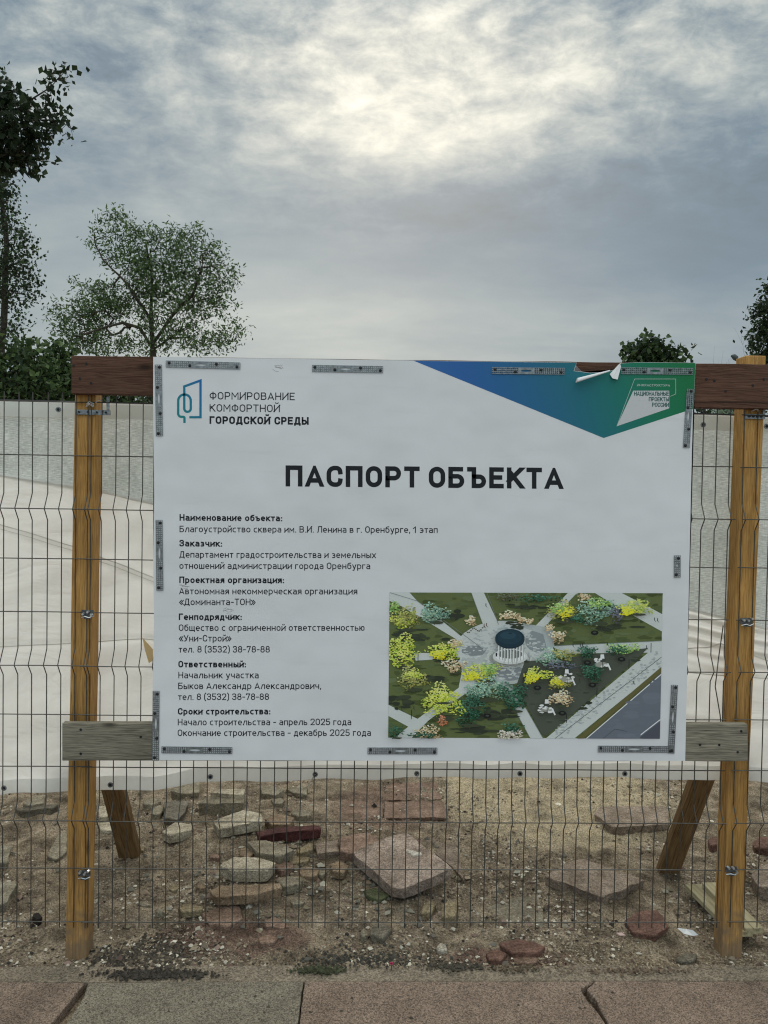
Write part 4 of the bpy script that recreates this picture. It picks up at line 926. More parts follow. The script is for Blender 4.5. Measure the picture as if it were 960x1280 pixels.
LW = {
 'а': (.49, [st((.14, 1), (1, 1, .3), (1, 0)), st((1, .56), (0, .56, .3), (0, 0, .3), (1, 0))]),
 'б': (.52, [st((.92, 1.45), (.05, 1.35, .3), (0, 0, .4), (1, 0, .4), (1, .96, .4), (.02, .96, .1))]),
 'в': (.48, [st((0, .52), (0, 0), (1, 0, .25), (1, .52, .25), (0, .52), (0, 1), (.92, 1, .25), (.92, .54, .22), (.3, .54))]),
 'г': (.38, [st((0, 0), (0, 1), (1, 1))]),
 'д': (.56, [st((0, -.25), (0, 0), (1, 0), (1, -.25)), st((.18, 0), (.3, 1), (.84, 1), (.84, 0))]),
 'е': (.51, [st((.80, 0), (0, 0, .42), (0, 1, .42), (1, 1, .42), (1, .49), (.1, .49))]),
 'з': (.44, [st((.12, 1), (.94, 1, .28), (.94, .53, .24), (.4, .53)), st((.42, .53), (1, .53, .28), (1, 0, .28), (.1, 0))]),
 'и': (.52, [st((0, 1), (0, 0)), st((0, .1), (1, .9)), st((1, 1), (1, 0))]),
 'к': (.48, [st((0, 0), (0, 1)), st((.92, 1), (.2, .45)), st((.34, .58), (1, 0))]),
 'л': (.56, [st((0, 0), (.06, 0), (.38, 1), (1, 1), (1, 0))]),
 'м': (.62, [st((0, 0), (0, 1), (.5, .3), (1, 1), (1, 0))]),
 'н': (.51, [st((0, 0), (0, 1)), st((1, 0), (1, 1)), st((0, .5), (1, .5))]),
 'о': (.52, [([(0, 0, .4), (1, 0, .4), (1, 1, .4), (0, 1, .4)], True)]),
 'п': (.50, [st((0, 0), (0, 1), (1, 1), (1, 0))]),
 'р': (.52, [st((0, -.42), (0, 1), (1, 1, .4), (1, 0, .4), (0, 0))]),
 'с': (.46, [st((.9, 1), (0, 1, .45), (0, 0, .45), (.9, 0))]),
 'т': (.46, [st((0, 1), (1, 1)), st((.5, 0), (.5, 1))]),
 'у': (.50, [st((0, 1), (.5, .0)), st((1, 1), (.38, -.4), (.1, -.4))]),
 'х': (.48, [st((0, 0), (1, 1)), st((0, 1), (1, 0))]),
 'ц': (.54, [st((0, 1), (0, 0), (1, 0), (1, -.25)), st((.86, 1), (.86, 0))]),
 'ч': (.48, [st((0, 1), (0, .42, .25), (1, .42)), st((1, 0), (1, 1))]),
 'ш': (.70, [st((0, 1), (0, 0), (1, 0), (1, 1)), st((.5, 0), (.5, 1))]),
 'щ': (.76, [st((0, 1), (0, 0), (1, 0), (1, -.25)), st((.46, 0), (.46, 1)), st((.92, 0), (.92, 1))]),
 'ъ': (.56, [st((-.02, 1), (.28, 1), (.28, 0), (1, 0, .3), (1, .56, .3), (.28, .56))]),
 'ы': (.64, [st((0, 1), (0, 0), (.66, 0, .25), (.66, .56, .25), (0, .56)), st((1, 0), (1, 1))]),
 'ь': (.46, [st((0, 1), (0, 0), (1, 0, .3), (1, .56, .3), (0, .56))]),
 'э': (.48, [st((.1, 1), (1, 1, .42), (1, 0, .42), (.1, 0)), st((.32, .5), (.95, .5))]),
 'ю': (.68, [st((0, 0), (0, 1)), st((0, .5), (.34, .5)), ([(.34, 0, .3), (1, 0, .3), (1, 1, .3), (.34, 1, .3)], True)]),
 'я': (.47, [st((1, 0), (1, 1), (0, 1, .28), (0, .45, .28), (1, .45)), st((.45, .45), (0, 0))]),
 ':': (.10, [st((.5, 0), (.5, .001)), st((.5, .8), (.5, .801))]),
}
def text(mb, s, x0, y0, x1, y1, cap, wt, col=None, off=.0004, gap=.15):
    xh = .73
    adv = []; tot = 0
    for ch in s:
        g = LW.get(ch) or GL.get('И' if ch == 'Й' else ch) or (LW['и'] if ch == 'й' else None)
        if ch == 'й': g = LW['и']
        wd = g[0]*1.08+wt*.6 + (gap if ch != ' ' else .06); adv.append((ch, g, tot, wd)); tot += wd
    tot -= gap
    sx = math.hypot(x1-x0, y1-y0)/(tot)          # px per unit, horizontally
    ux, uy = (x1-x0)/math.hypot(x1-x0, y1-y0), (y1-y0)/math.hypot(x1-x0, y1-y0)
    ks = cap/sx                                     # glyph units are squeezed to the measured line
    for idx, (ch, g, t, wd) in enumerate(adv):
        low = ch in LW or ch == 'й'; H = xh if low else 1.0
        gw = g[0]*1.08+wt*.6
        for si, (pts, closed) in enumerate(g[1]):
            w = wt
            def cv(p):
                X = w/2+p[0]*(gw-w); Yv = w/2+p[1]*(H-w)
                return (X, Yv, p[2]*gw) if len(p) > 2 else (X, Yv)
            q = [cv(p) for p in pts]
            # work in isotropic cap units
            q = [((p[0])/ks,)+tuple(p[1:]) for p in q]
            path = rounded(q, closed)
            def mp(x, y): 
                X = (t*sx)+x*cap; return P(x0+ux*X, y0+uy*X-y*cap, BDY)
            ys = [p[1] for p in pts]; yb_, yt_ = (0 if min(ys) >= 0 else None), (H if max(ys) <= 1 else None)
            stroke(mb, path, w, closed, mp, off+si*.00004, col, ext=(len(pts) > 1), lim=(yb_, yt_))
        if ch in 'Йй':
            for si, pts in enumerate(([(.2, H+.32), (.28, H+.19), (.72, H+.19), (.8, H+.32)],)):
                q = [Vector(((w_ := wt)/2/ks+p[0]*(gw-wt)/ks, p[1])) for p in pts]
                stroke(mb, q, wt*.8, False, lambda x, y: P(x0+ux*((t*sx)+x*cap), y0+uy*((t*sx)+x*cap)-y*cap, BDY), off, col, ext=False)
LINES = [
 ('heading_word', 'ПАСПОРТ', 357, 608.0, 524.6, 609.5, 26.3, .215),
 ('heading_word', 'ОБЪЕКТА', 536, 609.6, 703.5, 611.2, 26.3, .215),
 ('logo_text', 'ФОРМИРОВАНИЕ', 262, 499.2, 368.5, 500.2, 9.3, .13),
 ('logo_text', 'КОМФОРТНОЙ', 262, 514.4, 349.8, 515.2, 9.3, .13),
 ('logo_text', 'ГОРОДСКОЙ СРЕДЫ', 262, 529.8, 385.8, 531, 9.6, .22),
 ('text_line', 'Наименование объекта:', 224.5, 650.8, 352.8, 651.6, 8.2, .195),
 ('text_line', 'Благоустройство сквера им. В.И. Ленина в г. Оренбурге, 1 этап', 224.5, 665.2, 547, 666.2, 8.1, .135),
 ('text_line', 'Заказчик:', 224.3, 683, 277.8, 683.3, 8.2, .195),
 ('text_line', 'Департамент градостроительства и земельных', 224.3, 697, 469.8, 697.6, 8.1, .135),
 ('text_line', 'отношений администрации города Оренбурга', 224.3, 711, 462.7, 711.4, 8.1, .135),
 ('text_line', 'Проектная организация:', 224.2, 728.8, 355.2, 729, 8.2, .195),
 ('text_line', 'Автономная некоммерческая организация', 224, 742.8, 446.6, 743, 8.1, .135),
 ('text_line', '«Доминанта-ТОН»', 224, 756.3, 319.5, 756.4, 8.1, .135),
 ('text_line', 'Генподрядчик:', 223.6, 775, 302.3, 775, 8.2, .195),
 ('text_line', 'Общество с ограниченной ответственностью', 223.6, 788.6, 455.6, 788.4, 8.1, .135),
 ('text_line', '«Уни-Строй»', 223.6, 801.8, 289.4, 801.8, 8.1, .135),
 ('text_line', 'тел. 8 (3532) 38-78-88', 223.4, 815.6, 337.2, 815.6, 8.1, .135),
 ('text_line', 'Ответственный:', 223, 834.2, 307.6, 834.2, 8.2, .195),
 ('text_line', 'Начальник участка', 223, 847.8, 323.3, 847.8, 8.1, .135),
 ('text_line', 'Быков Александр Александрович,', 222.8, 861.4, 401.6, 861.2, 8.1, .135),
 ('text_line', 'тел. 8 (3532) 38-78-88', 222.7, 875, 336.2, 874.8, 8.1, .135),
 ('text_line', 'Сроки строительства:', 222.5, 893.2, 338, 893, 8.2, .195),
 ('text_line', 'Начало строительства - апрель 2025 года', 222.3, 906.6, 439, 906.3, 8.1, .135),
 ('text_line', 'Окончание строительства - декабрь 2025 года', 222.2, 920, 463.6, 919.8, 8.1, .135),
]
for nm, s, *a in LINES:
    b = MB(); text(b, s, *a); b.build(nm, M_INK, board)
# emblem: a house outline running into a leaf loop
def emblem():
    b = MB(); sc = 7.385
    pts = [(345, 602), (448, 602), (448, 263), (298, 318), (298, 552, 34), (358, 552, 34), (358, 392, 60), (242, 392, 60), (242, 598, 60), (300, 598, 12), (300, 655)]
    q = rounded([(p[0]/sc+190, p[1]/sc+440)+((p[2]/sc,) if len(p) > 2 else ()) for p in pts], False)
    stroke(b, q, 2.9, False, lambda x, y: P(x, y, BDY), .0004, None, ext=False)
    n = len(b.v)
    for i, v in enumerate(b.v):
        j = i//2; x, y = q[min(j, len(q)-1)]
        k = max(0, min(1, ((x-222)/28+(535-y)/65)/2)); lo, hi_ = (18, 92, 84), (18, 72, 118)
        b.c[i] = base(tuple(lo[t]+(hi_[t]-lo[t])*k for t in range(3)))
    b.build('emblem', M_PRINT, board)
emblem()
def corner_badge():
    s = 5.333
    def T(x, y): return (700+x/s, 440+y/s)
    b = MB(); c = (.62, .62, .64)
    flat(b, [T(488, 258), T(728, 258), T(728, 375), T(378, 495)], .0005, c); b.build('badge_shape', M_PRINT, board)
    b = MB(); q = [Vector(T(x, y)) for x, y in ((378, 495), (497, 180), (771, 180), (771, 280), (735, 296))]
    stroke(b, q, .7, False, lambda x, y: P(x, y, BDY), .0006, (.40, .52, .46), ext=False); b.build('badge_outline', M_PRINT, board)
    x0, y0 = T(513, 229); x1, y1 = T(733, 231); b = MB(); text(b, 'ИНФРАСТРУКТУРА', x0, y0, x1, y1, 3.0, .15, (.5, .6, .56), .0006); b.build('badge_text', M_PRINT, board)
    dk = (.03, .12, .11)
    for t, xa, xb, yb in (('НАЦИОНАЛЬНЫЕ', 494, 725, 291), ('ПРОЕКТЫ', 592, 725, 328), ('РОССИИ', 614, 725, 365)):
        x0, y0 = T(xa, yb); x1, y1 = T(xb, yb+1); b = MB(); text(b, t, x0, y0, x1, y1, 5.2, .17, dk, .0008, gap=.13); b.build('badge_text', M_PRINT, board)
corner_badge()
# torn white flaps
def flaps():
    s = 5.333
    def T(x, y, o): return P(700+x/s, 440+y/s, BDY-o)
    b = MB(); white = (.78, .77, .79)
    # rolled flap: a part-cylinder of sheet
    A0, A1 = T(108, 196, .016), T(330, 128, .006); B0, B1 = T(150, 214, .004), T(240, 190, .002)
    ax = (A1-A0); rows = []
    n = 9; m_ = 8
    for i in range(n+1):
        c0 = A0.lerp(A1, i/n); r = .0105*(1-.72*i/n)+.001*noise.noise((i, 3, 3)); row = []
        for j in range(m_+1):
            a = -0.5+4.1*j/m_; row.append(c0+Vector((sin(a)*r*.2, -cos(a)*r*.8-.004, sin(a)*r)))
        rows.append(row)
    vs = [v for r in rows for v in r]; w = m_+1
    b.add(vs, [(i*w+j, i*w+j+1, (i+1)*w+j+1, (i+1)*w+j) for i in range(n) for j in range(m_)], white)
    o = b.build('torn_flap', M_PRINT, board, smooth=True); o['label'] = 'white rolled flap torn from the top edge'
    so = o.modifiers.new('thick', 'SOLIDIFY'); so.thickness = .0009
    b = MB(); q = [T(331, 148, .002), T(398, 76, .001), T(407, 96, .002), T(384, 184, .012), T(350, 176, .010)]
    b.add(q, [(0, 1, 2, 3, 4)], white); o = b.build('torn_flap', M_PRINT, board); o['label'] = 'small white flap folded forward'
    so = o.modifiers.new('thick', 'SOLIDIFY'); so.thickness = .0009
flaps()
# scratches and crumpled marks on the sheet
def marks():
    random.seed(9)
    for x, y, c in ((231, 733, 10), (285, 764, 8), (345, 461, 6)):
        b = MB()
        for k in range(5):
            q = [Vector((x+random.uniform(-c, 0)*.8, y+random.uniform(-4, 3)))]
            for _ in range(3): q.append(q[-1]+Vector((random.uniform(1.5, 5), random.uniform(-1.2, 2))))
            stroke(b, q, .35, False, lambda u, v: P(u, v, BDY), .00035+k*.00002, (.34, .33, .31), ext=False)
        b.build('scuff', M_PRINT, board)
marks()
# ------------------------------------------------------------------ printed picture of a park
def picture():
    random.seed(42); s = 2.667; state = [0]
    b = MB(); parts = b
    TL, TR, BR, BL = (487, 740.5), (828.3, 741.5), (824.6, 923.2), (485.2, 922)
    def mp(x, y):                       # x 16..926, y 12..498
        u = (x-16)/910; v = (y-12)/486
        px = (TL[0]*(1-u)+TR[0]*u)*(1-v)+(BL[0]*(1-u)+BR[0]*u)*v; py = (TL[1]*(1-u)+TR[1]*u)*(1-v)+(BL[1]*(1-u)+BR[1]*u)*v
        return P(px, py, BDY)
    def poly(pts, c, k=None):
        p = pts
        for f in (lambda q: q[0]-16, lambda q: 926-q[0], lambda q: q[1]-12, lambda q: 498-q[1]):
            p = clip(p, f)
            if len(p) < 3: return
        state[0] += 1
        off = .0004+(state[0] if k is None else k)*1.2e-6
        b.add([mp(x, y)-Vector((0, off, 0)) for x, y in p], [tuple(range(len(p)-1, -1, -1))], base(c))
    def ell(cx, cy, rx, ry, c, n=20, jit=0):
        poly([(cx+rx*cos(2*pi*i/n)*(1+jit*random.uniform(-1, 1)), cy+ry*sin(2*pi*i/n)*(1+jit*random.uniform(-1, 1))) for i in range(n)], c)
    def ln(x0, y0, x1, y1, w, c):
        d = Vector((x1-x0, y1-y0)).normalized(); n = Vector((-d.y, d.x))*w/2
        poly([(x0+n.x, y0+n.y), (x1+n.x, y1+n.y), (x1-n.x, y1-n.y), (x0-n.x, y0-n.y)], c)
    LAWN = (68, 76, 44); LAWND = (40, 46, 34); PATH = (146, 149, 147); PATHD = (112, 118, 122); ROAD = (74, 78, 86)
    poly([(16, 12), (926, 12), (926, 498), (16, 498)], LAWN)
    def patches(pg, n, c, v=10, sz=22):
        xs = [p[0] for p in pg]; ys = [p[1] for p in pg]
        def inside(x, y):
            r = False
            for i in range(len(pg)):
                (x1, y1), (x2, y2) = pg[i], pg[i-1]
                if (y1 > y) != (y2 > y) and x < (x2-x1)*(y-y1)/(y2-y1)+x1: r = not r
            return r
        for _ in range(n):
            x, y = random.uniform(min(xs), max(xs)), random.uniform(min(ys), max(ys))
            if inside(x, y):
                k = random.uniform(-v, v); ell(x, y, random.uniform(.3, 1)*sz, random.uniform(.1, .35)*sz, tuple(max(4, q+k) for q in c), 8, .3)
    patches([(16, 12), (926, 12), (926, 498), (16, 498)], 700, (60, 68, 40), 15, 26)
    # paths
    for p in ([(16, 12), (82, 12), (108, 40), (265, 165), (330, 200), (300, 250), (258, 250), (240, 168), (60, 60), (16, 40)],
              [(288, 12), (330, 12), (380, 115), (350, 160), (325, 110)], [(640, 12), (610, 12), (498, 128), (525, 135)],
              [(560, 190), (926, 172), (926, 210), (600, 215)], [(926, 140), (780, 60), (700, 12), (790, 12), (926, 82)],
              [(926, 172), (926, 262), (640, 498), (545, 498)], [(395, 320), (430, 320), (535, 498), (492, 498)],
              [(255, 210), (340, 300), (150, 440), (95, 498), (38, 498), (120, 430), (250, 330), (262, 262)],
              [(16, 388), (125, 440), (100, 470), (16, 425)], [(100, 214), (160, 214), (165, 236), (105, 240)]):
        poly(p, PATH)
    ell(400, 205, 165, 100, PATH, 30); ell(390, 260, 130, 60, (132, 136, 134), 26)
    ell(512, 172, 42, 38, (100, 106, 108), 22); poly([(440, 110), (560, 130), (568, 190), (545, 205), (530, 150), (450, 125)], (128, 133, 133))
    ell(300, 205, 42, 18, (96, 100, 102), 14, .12); ell(425, 280, 52, 26, (98, 102, 104), 14, .12)
    for k in range(7): ell(415+k*4, 230+k*1.4, 78-k*9, 34-k*4, (150-k*3, 152-k*3, 148-k*3) if k % 2 == 0 else (118, 122, 120), 26)
    for _ in range(420):
        t_ = random.random()*6.28; q_ = random.random()**.5; x, y = 395+cos(t_)*150*q_, 215+sin(t_)*95*q_
        ell(x, y, random.uniform(3, 9), random.uniform(1.5, 3.5), random.choice(((142, 146, 145), (131, 136, 136), (148, 151, 149), (124, 129, 130))), 6, .2)
    # paving speckle on the promenade and plaza
    for _ in range(240):
        t = random.random(); x = 560+t*360+random.uniform(-10, 30); y = 490-t*270+random.uniform(-20, 20)
        if 172 < y < 498: ell(x, y, 5, 2.4, random.choice(((150, 152, 148), (120, 124, 122), (130, 134, 136))), 6)
    ln(575, 498, 926, 225, 1.8, (70, 74, 74)); 
    poly([(926, 258), (926, 276), (672, 498), (648, 498)], (72, 68, 40)); poly([(926, 278), (926, 498), (682, 498)], ROAD); ln(680, 498, 926, 283, 3, (165, 168, 168))
    ln(845, 498, 926, 434, 3, (190, 192, 192)); poly([(853, 498), (926, 440), (926, 498)], (56, 58, 66)); patches([(926, 290), (926, 430), (850, 498), (700, 498)], 60, (76, 80, 88), 4, 30)
    ln(735, 498, 775, 466, 1.5, (44, 46, 52)); ln(775, 466, 815, 474, 1.5, (44, 46, 52))
    for p in ((16, 12, 108, 40, 330, 200), (340, 12, 378, 112, 380, 118), (288, 12, 325, 110, 326, 112), (572, 188, 926, 171, 926, 171), (535, 498, 430, 320, 428, 318), (492, 498, 396, 330, 394, 325)):
        ln(p[0], p[1], p[2], p[3], 1.6, (90, 94, 92)); ln(p[2], p[3], p[4], p[5], 1.6, (90, 94, 92))
    # long tree shadows on the lawns
    for x, y, rx, ry in ((90, 155, 70, 26), (185, 95, 60, 12), (230, 90, 70, 20), (150, 300, 60, 18), (210, 235, 55, 20), (60, 375, 55, 20), (440, 120, 40, 14), (350, 420, 80, 28), (620, 250, 70, 14), (640, 390, 45, 16), (560, 430, 40, 14), (750, 130, 70, 12), (680, 290, 60, 16), (460, 60, 60, 10), (300, 470, 70, 16), (760, 260, 40, 12)):
        for _ in range(16): ell(x+random.gauss(0, .45)*rx, y+random.gauss(0, .42)*ry, rx*random.uniform(.12, .4), ry*random.uniform(.12, .4), random.choice(((36, 41, 31), (42, 48, 35), (33, 38, 29))), 8, .3)
    poly([(440, 330), (470, 240), (560, 235), (880, 195), (835, 240), (545, 490), (530, 485), (455, 345)], (56, 60, 52)); patches([(440, 330), (470, 240), (560, 235), (880, 195), (835, 240), (545, 490), (455, 345)], 110, (50, 56, 46), 10, 16)
    # trees as tufts of leaves
    def tree(x, y, rx, ry, cs, n=70, tr=True, sz=1.0):
        if tr: ln(x, y, x+2, y+ry*1.35, 2.2, (50, 42, 34)); ell(x+6, y+ry*1.1, rx*.6, ry*.16, (44, 49, 36), 10, .3)
        for _ in range(n):
            a = random.random()*6.28; r = random.random()**.6*(1+.22*sin(a*3+x)+.14*sin(a*5+y))*random.uniform(.85, 1.08); X = x+cos(a)*r*rx; Yv = y+sin(a)*r*ry
            c = random.choice(cs); k = (y-Yv)/ry*20+(X-x)/rx*-6+random.uniform(-22, 20)
            ell(X, Yv, random.uniform(1.5, 4.6)*sz, random.uniform(1.0, 2.6)*sz, tuple(max(5, min(235, q+k)) for q in c), 6, .3)
    YG = [(150, 158, 62), (120, 140, 52), (168, 172, 80)]; YE = [(190, 170, 40), (150, 150, 60), (200, 178, 30)]; DG = [(34, 66, 50), (44, 78, 60), (28, 54, 42)]; SG = [(96, 122, 108), (120, 140, 120), (76, 104, 92)]
    LG = [(110, 138, 74), (88, 118, 60), (128, 150, 90)]; BE = [(160, 140, 112), (136, 118, 92), (178, 160, 132)]; OL = [(110, 112, 62), (92, 96, 50), (130, 126, 74)]; PU = [(84, 84, 92), (70, 76, 86)]
    for a in ((60, 100, 42, 26, YG, 90), (75, 95, 40, 34, OL, 90), (165, 80, 44, 26, SG, 110), (140, 85, 20, 16, SG, 30), (55, 190, 50, 34, YG, 130), (60, 230, 48, 26, YG, 90), (30, 60, 18, 20, LG, 40), (95, 300, 48, 30, OL, 130), (100, 285, 30, 14, YG, 40),
              (205, 205, 48, 26, YG, 110), (180, 218, 24, 15, YE, 60), (235, 180, 20, 12, BE, 30), (235, 255, 36, 20, BE, 60), (288, 105, 14, 16, BE, 30), (330, 275, 52, 26, YG, 110), (290, 290, 30, 14, YE, 70), (355, 265, 22, 18, LG, 40),
              (345, 330, 60, 32, SG, 150), (310, 345, 40, 24, SG, 60), (430, 345, 46, 32, DG, 130), (440, 375, 34, 26, DG, 70), (285, 405, 46, 40, DG, 170), (300, 370, 30, 20, DG, 50), (195, 375, 60, 46, YG, 220), (190, 355, 46, 20, [(176, 182, 90), (150, 160, 50)], 70), (195, 440, 14, 16, [(150, 96, 70), (120, 84, 60)], 26),
              (150, 475, 40, 20, BE, 60), (130, 485, 40, 10, DG, 40), (425, 485, 38, 18, [(170, 160, 146), (140, 132, 120)], 70), (430, 460, 30, 16, DG, 40),
              (415, 85, 32, 12, BE, 50), (455, 100, 12, 9, BE, 20), (480, 105, 12, 8, BE, 20), (410, 25, 40, 12, [(50, 60, 44), (70, 66, 50)], 50), (510, 30, 70, 12, DG, 50), (590, 72, 46, 28, OL, 120), (600, 75, 26, 20, YE, 50), (575, 60, 30, 16, LG, 40),
              (700, 68, 56, 36, SG, 190), (705, 45, 36, 18, LG, 50), (770, 80, 26, 24, PU, 50), (640, 95, 22, 14, DG, 40), (660, 22, 18, 14, BE, 30), (835, 55, 46, 22, [(150, 156, 74), (120, 136, 66)], 110), (805, 70, 22, 15, YE, 60),
              (575, 155, 24, 18, BE, 50), (548, 125, 14, 12, BE, 24), (560, 225, 50, 24, SG, 110), (600, 215, 36, 18, OL, 50), (675, 205, 28, 20, DG, 70), (795, 195, 48, 16, LG, 90), (780, 200, 40, 16, DG, 40), (510, 280, 42, 20, YG, 80), (492, 292, 24, 16, YE, 60),
              (585, 310, 34, 20, OL, 80), (578, 305, 22, 12, YE, 30), (695, 272, 34, 26, DG, 110), (590, 360, 38, 22, BE, 90), (585, 250, 50, 14, PU, 40), (40, 470, 26, 20, DG, 40)):
        tree(a[0], a[1], a[2]*1.12, a[3]*1.12, a[4], int(a[5]*2.8), tr=a[3] > 17)
    # round rotunda with columns
    ell(418, 222, 58, 26, (150, 152, 150), 26); ell(418, 220, 50, 21, (172, 172, 168), 26); ell(418, 214, 42, 15, (80, 84, 82), 24)
    for k in range(9):
        x = 380+k*10; h = 232+8*sin(pi*k/8); ln(x, 185, x, h, 4.2, (176, 176, 170)); ln(x+2, 185, x+2, h, 1.4, (90, 92, 90))
    for k in range(4): ln(398+k*14, 205, 398+k*14, 246, 2.6, (120, 124, 120))
    ell(416, 165, 49, 31, (14, 30, 40), 30); ell(416, 161, 49, 31, (18, 36, 46), 30); ell(416, 158, 40, 23, (22, 42, 52), 26); ell(410, 152, 26, 12, (28, 50, 60), 20); ell(417, 145, 7, 3, (20, 36, 44), 10); ln(372, 210, 372, 222, 5, (20, 22, 24))
    # round benches, small play structures, passers-by, lamp masts
    for x, y in ((510, 326), (675, 242), (788, 230), (693, 316), (594, 410), (697, 142), (345, 420)):
        ell(x, y, 13, 8, (16, 18, 18), 12); ell(x, y-1, 6, 3, (48, 52, 46), 8)
    for x, y in ((605, 290), (722, 240), (540, 390)):
        ell(x, y+8, 22, 8, (110, 110, 104), 10, .3)
        for k in range(9): ell(x+random.uniform(-24, 24), y+random.uniform(-12, 18), 7, 3.5, random.choice(((178, 178, 174), (150, 150, 148), (190, 188, 184))), 6, .4)
        poly([(x-4, y-26), (x+7, y-26), (x+9, y-12), (x-5, y-12)], (184, 182, 178)); ln(x+2, y-12, x+4, y+20, 2, (50, 50, 52)); ln(x+20, y+4, x+30, y+26, 5, (186, 184, 178))
    for x, y in ((335, 52), (330, 120), (650, 185), (658, 183), (740, 180), (895, 98), (650, 300), (626, 184), (905, 100), (830, 308), (100, 395), (60, 400), (870, 190), (338, 118)):
        ln(x, y-7, x, y+3, 2.6, random.choice(((20, 20, 22), (60, 30, 26), (30, 36, 44)))); ln(x, y+2, x+5, y+7, 1.5, (40, 42, 40))
    for x, y in ((112, 210), (462, 290), (813, 230), (608, 410), (708, 325), (92, 400), (885, 175)):
        ln(x, y, x, y+32, 2.4, (22, 24, 24))
    for k in range(12): ell(270+k*5.5, 138-k*.8+6*sin(k), 3, 2.4, (60, 58, 50), 6)
    # pale strip at the promenade edge, planting bed
    ln(640, 12, 612, 14, 3, (150, 152, 150))
    b.build('printed_picture', M_PRINT, board)
picture()
# ------------------------------------------------------------------ perforated strips
def strip_mesh(L_, Wd):
    b = MB(); t = .0012; rows = 3; p = Wd/rows; n = int(L_/p); p_ = L_/n
    c0, c1 = int(n*.37), int(n*.60)
    def cell(x, z, w, h, rx, rz):
        o = [(-1, -1), (0, -1), (1, -1), (1, 0), (1, 1), (0, 1), (-1, 1), (-1, 0)]
        vs = [(x+w/2+q[0]*w/2, 0, z+h/2+q[1]*h/2) for q in o]
        for q in o:
            l = math.hypot(*q); vs.append((x+w/2+q[0]/l*rx, 0, z+h/2+q[1]/l*rz))
        vs += [(v[0], t, v[2]) for v in vs[8:]]
        b.add(vs, [(k, (k+1) % 8, (k+1) % 8+8, k+8) for k in range(8)]+[(k+8, (k+1) % 8+8, (k+1) % 8+16, k+16) for k in range(8)])
    for i in range(n):
        if c0 <= i < c1: continue
        for j in range(rows): cell(-L_/2+i*p_, -Wd/2+j*p, p_, p, p*.37, p*.37)
    x0, x1 = -L_/2+c0*p_, -L_/2+c1*p_
    cell(x0, -Wd/2, x1-x0, Wd, (x1-x0)*.36, Wd*.17)
    e = MB(); 
    b.box(-L_/2, L_/2, .00002, t, -Wd/2-.0012, -Wd/2+.0002); b.box(-L_/2, L_/2, .00002, t, Wd/2-.0002, Wd/2+.0012)
    return b
SM = {}
def mount_strip(xa, ya, xb, yb, scr=(.04, .32, .68, .96), w=.0215):
    a, c = P(xa, ya, BDY), P(xb, yb, BDY); l = (c-a).length
    key = round(l, 2)
    if key not in SM: SM[key] = strip_mesh(key, w)
    mb = SM[key]; ang = math.atan2((c-a).z, (c-a).x); mid = (a+c)/2-Vector((0, .0028, 0))
    o = MB(); o.v = list(mb.v); o.f = list(mb.f); o.c = list(mb.c)
    me = mb.me if hasattr(mb, 'me') else None
    if me is None:
        ob = o.build('mounting_strip', M_STEELD, None, origin=(0, 0, 0)); mb.me = ob.data
    else: ob = bpy.data.objects.new('mounting_strip', me); C.objects.link(ob)
    ob.parent = board; ob.location = mid-board_c; ob.rotation_euler = (0, -ang, 0)
    global SCREW
    for i, s in enumerate(scr):
        if SCREW is None:
            q = MB(); q.tube([(0, -.0032, 0), (0, -.0018, 0), (0, .0, 0)], [.0022, .0052, .0056], 8); so = q.build('screw', M_DARK, None, origin=(0, 0, 0)); SCREW = so.data
        else: so = bpy.data.objects.new('screw', SCREW); C.objects.link(so)
        so.parent = ob; so.location = ((s-.5)*l, 0, .004*(-1)**i)
SCREW = None
for a in ((208, 455, 300, 457.5), (390, 460.5, 479, 462), (615, 463.2, 705, 464.2), (776, 463.5, 866, 464.3), (202, 937, 290.5, 938), (459.5, 938.3, 546.5, 938.5), (747, 936, 843, 936.5),
          (198, 455.5, 199.5, 545.5), (199, 650, 200, 738), (195.3, 864, 194.5, 950), (862.5, 486, 857.5, 560), (846.3, 694.5, 846.3, 721.5), (843, 855.5, 838.5, 942)):
    mount_strip(*a) if a[0] != 846.3 else mount_strip(*a, scr=(.12, .88))
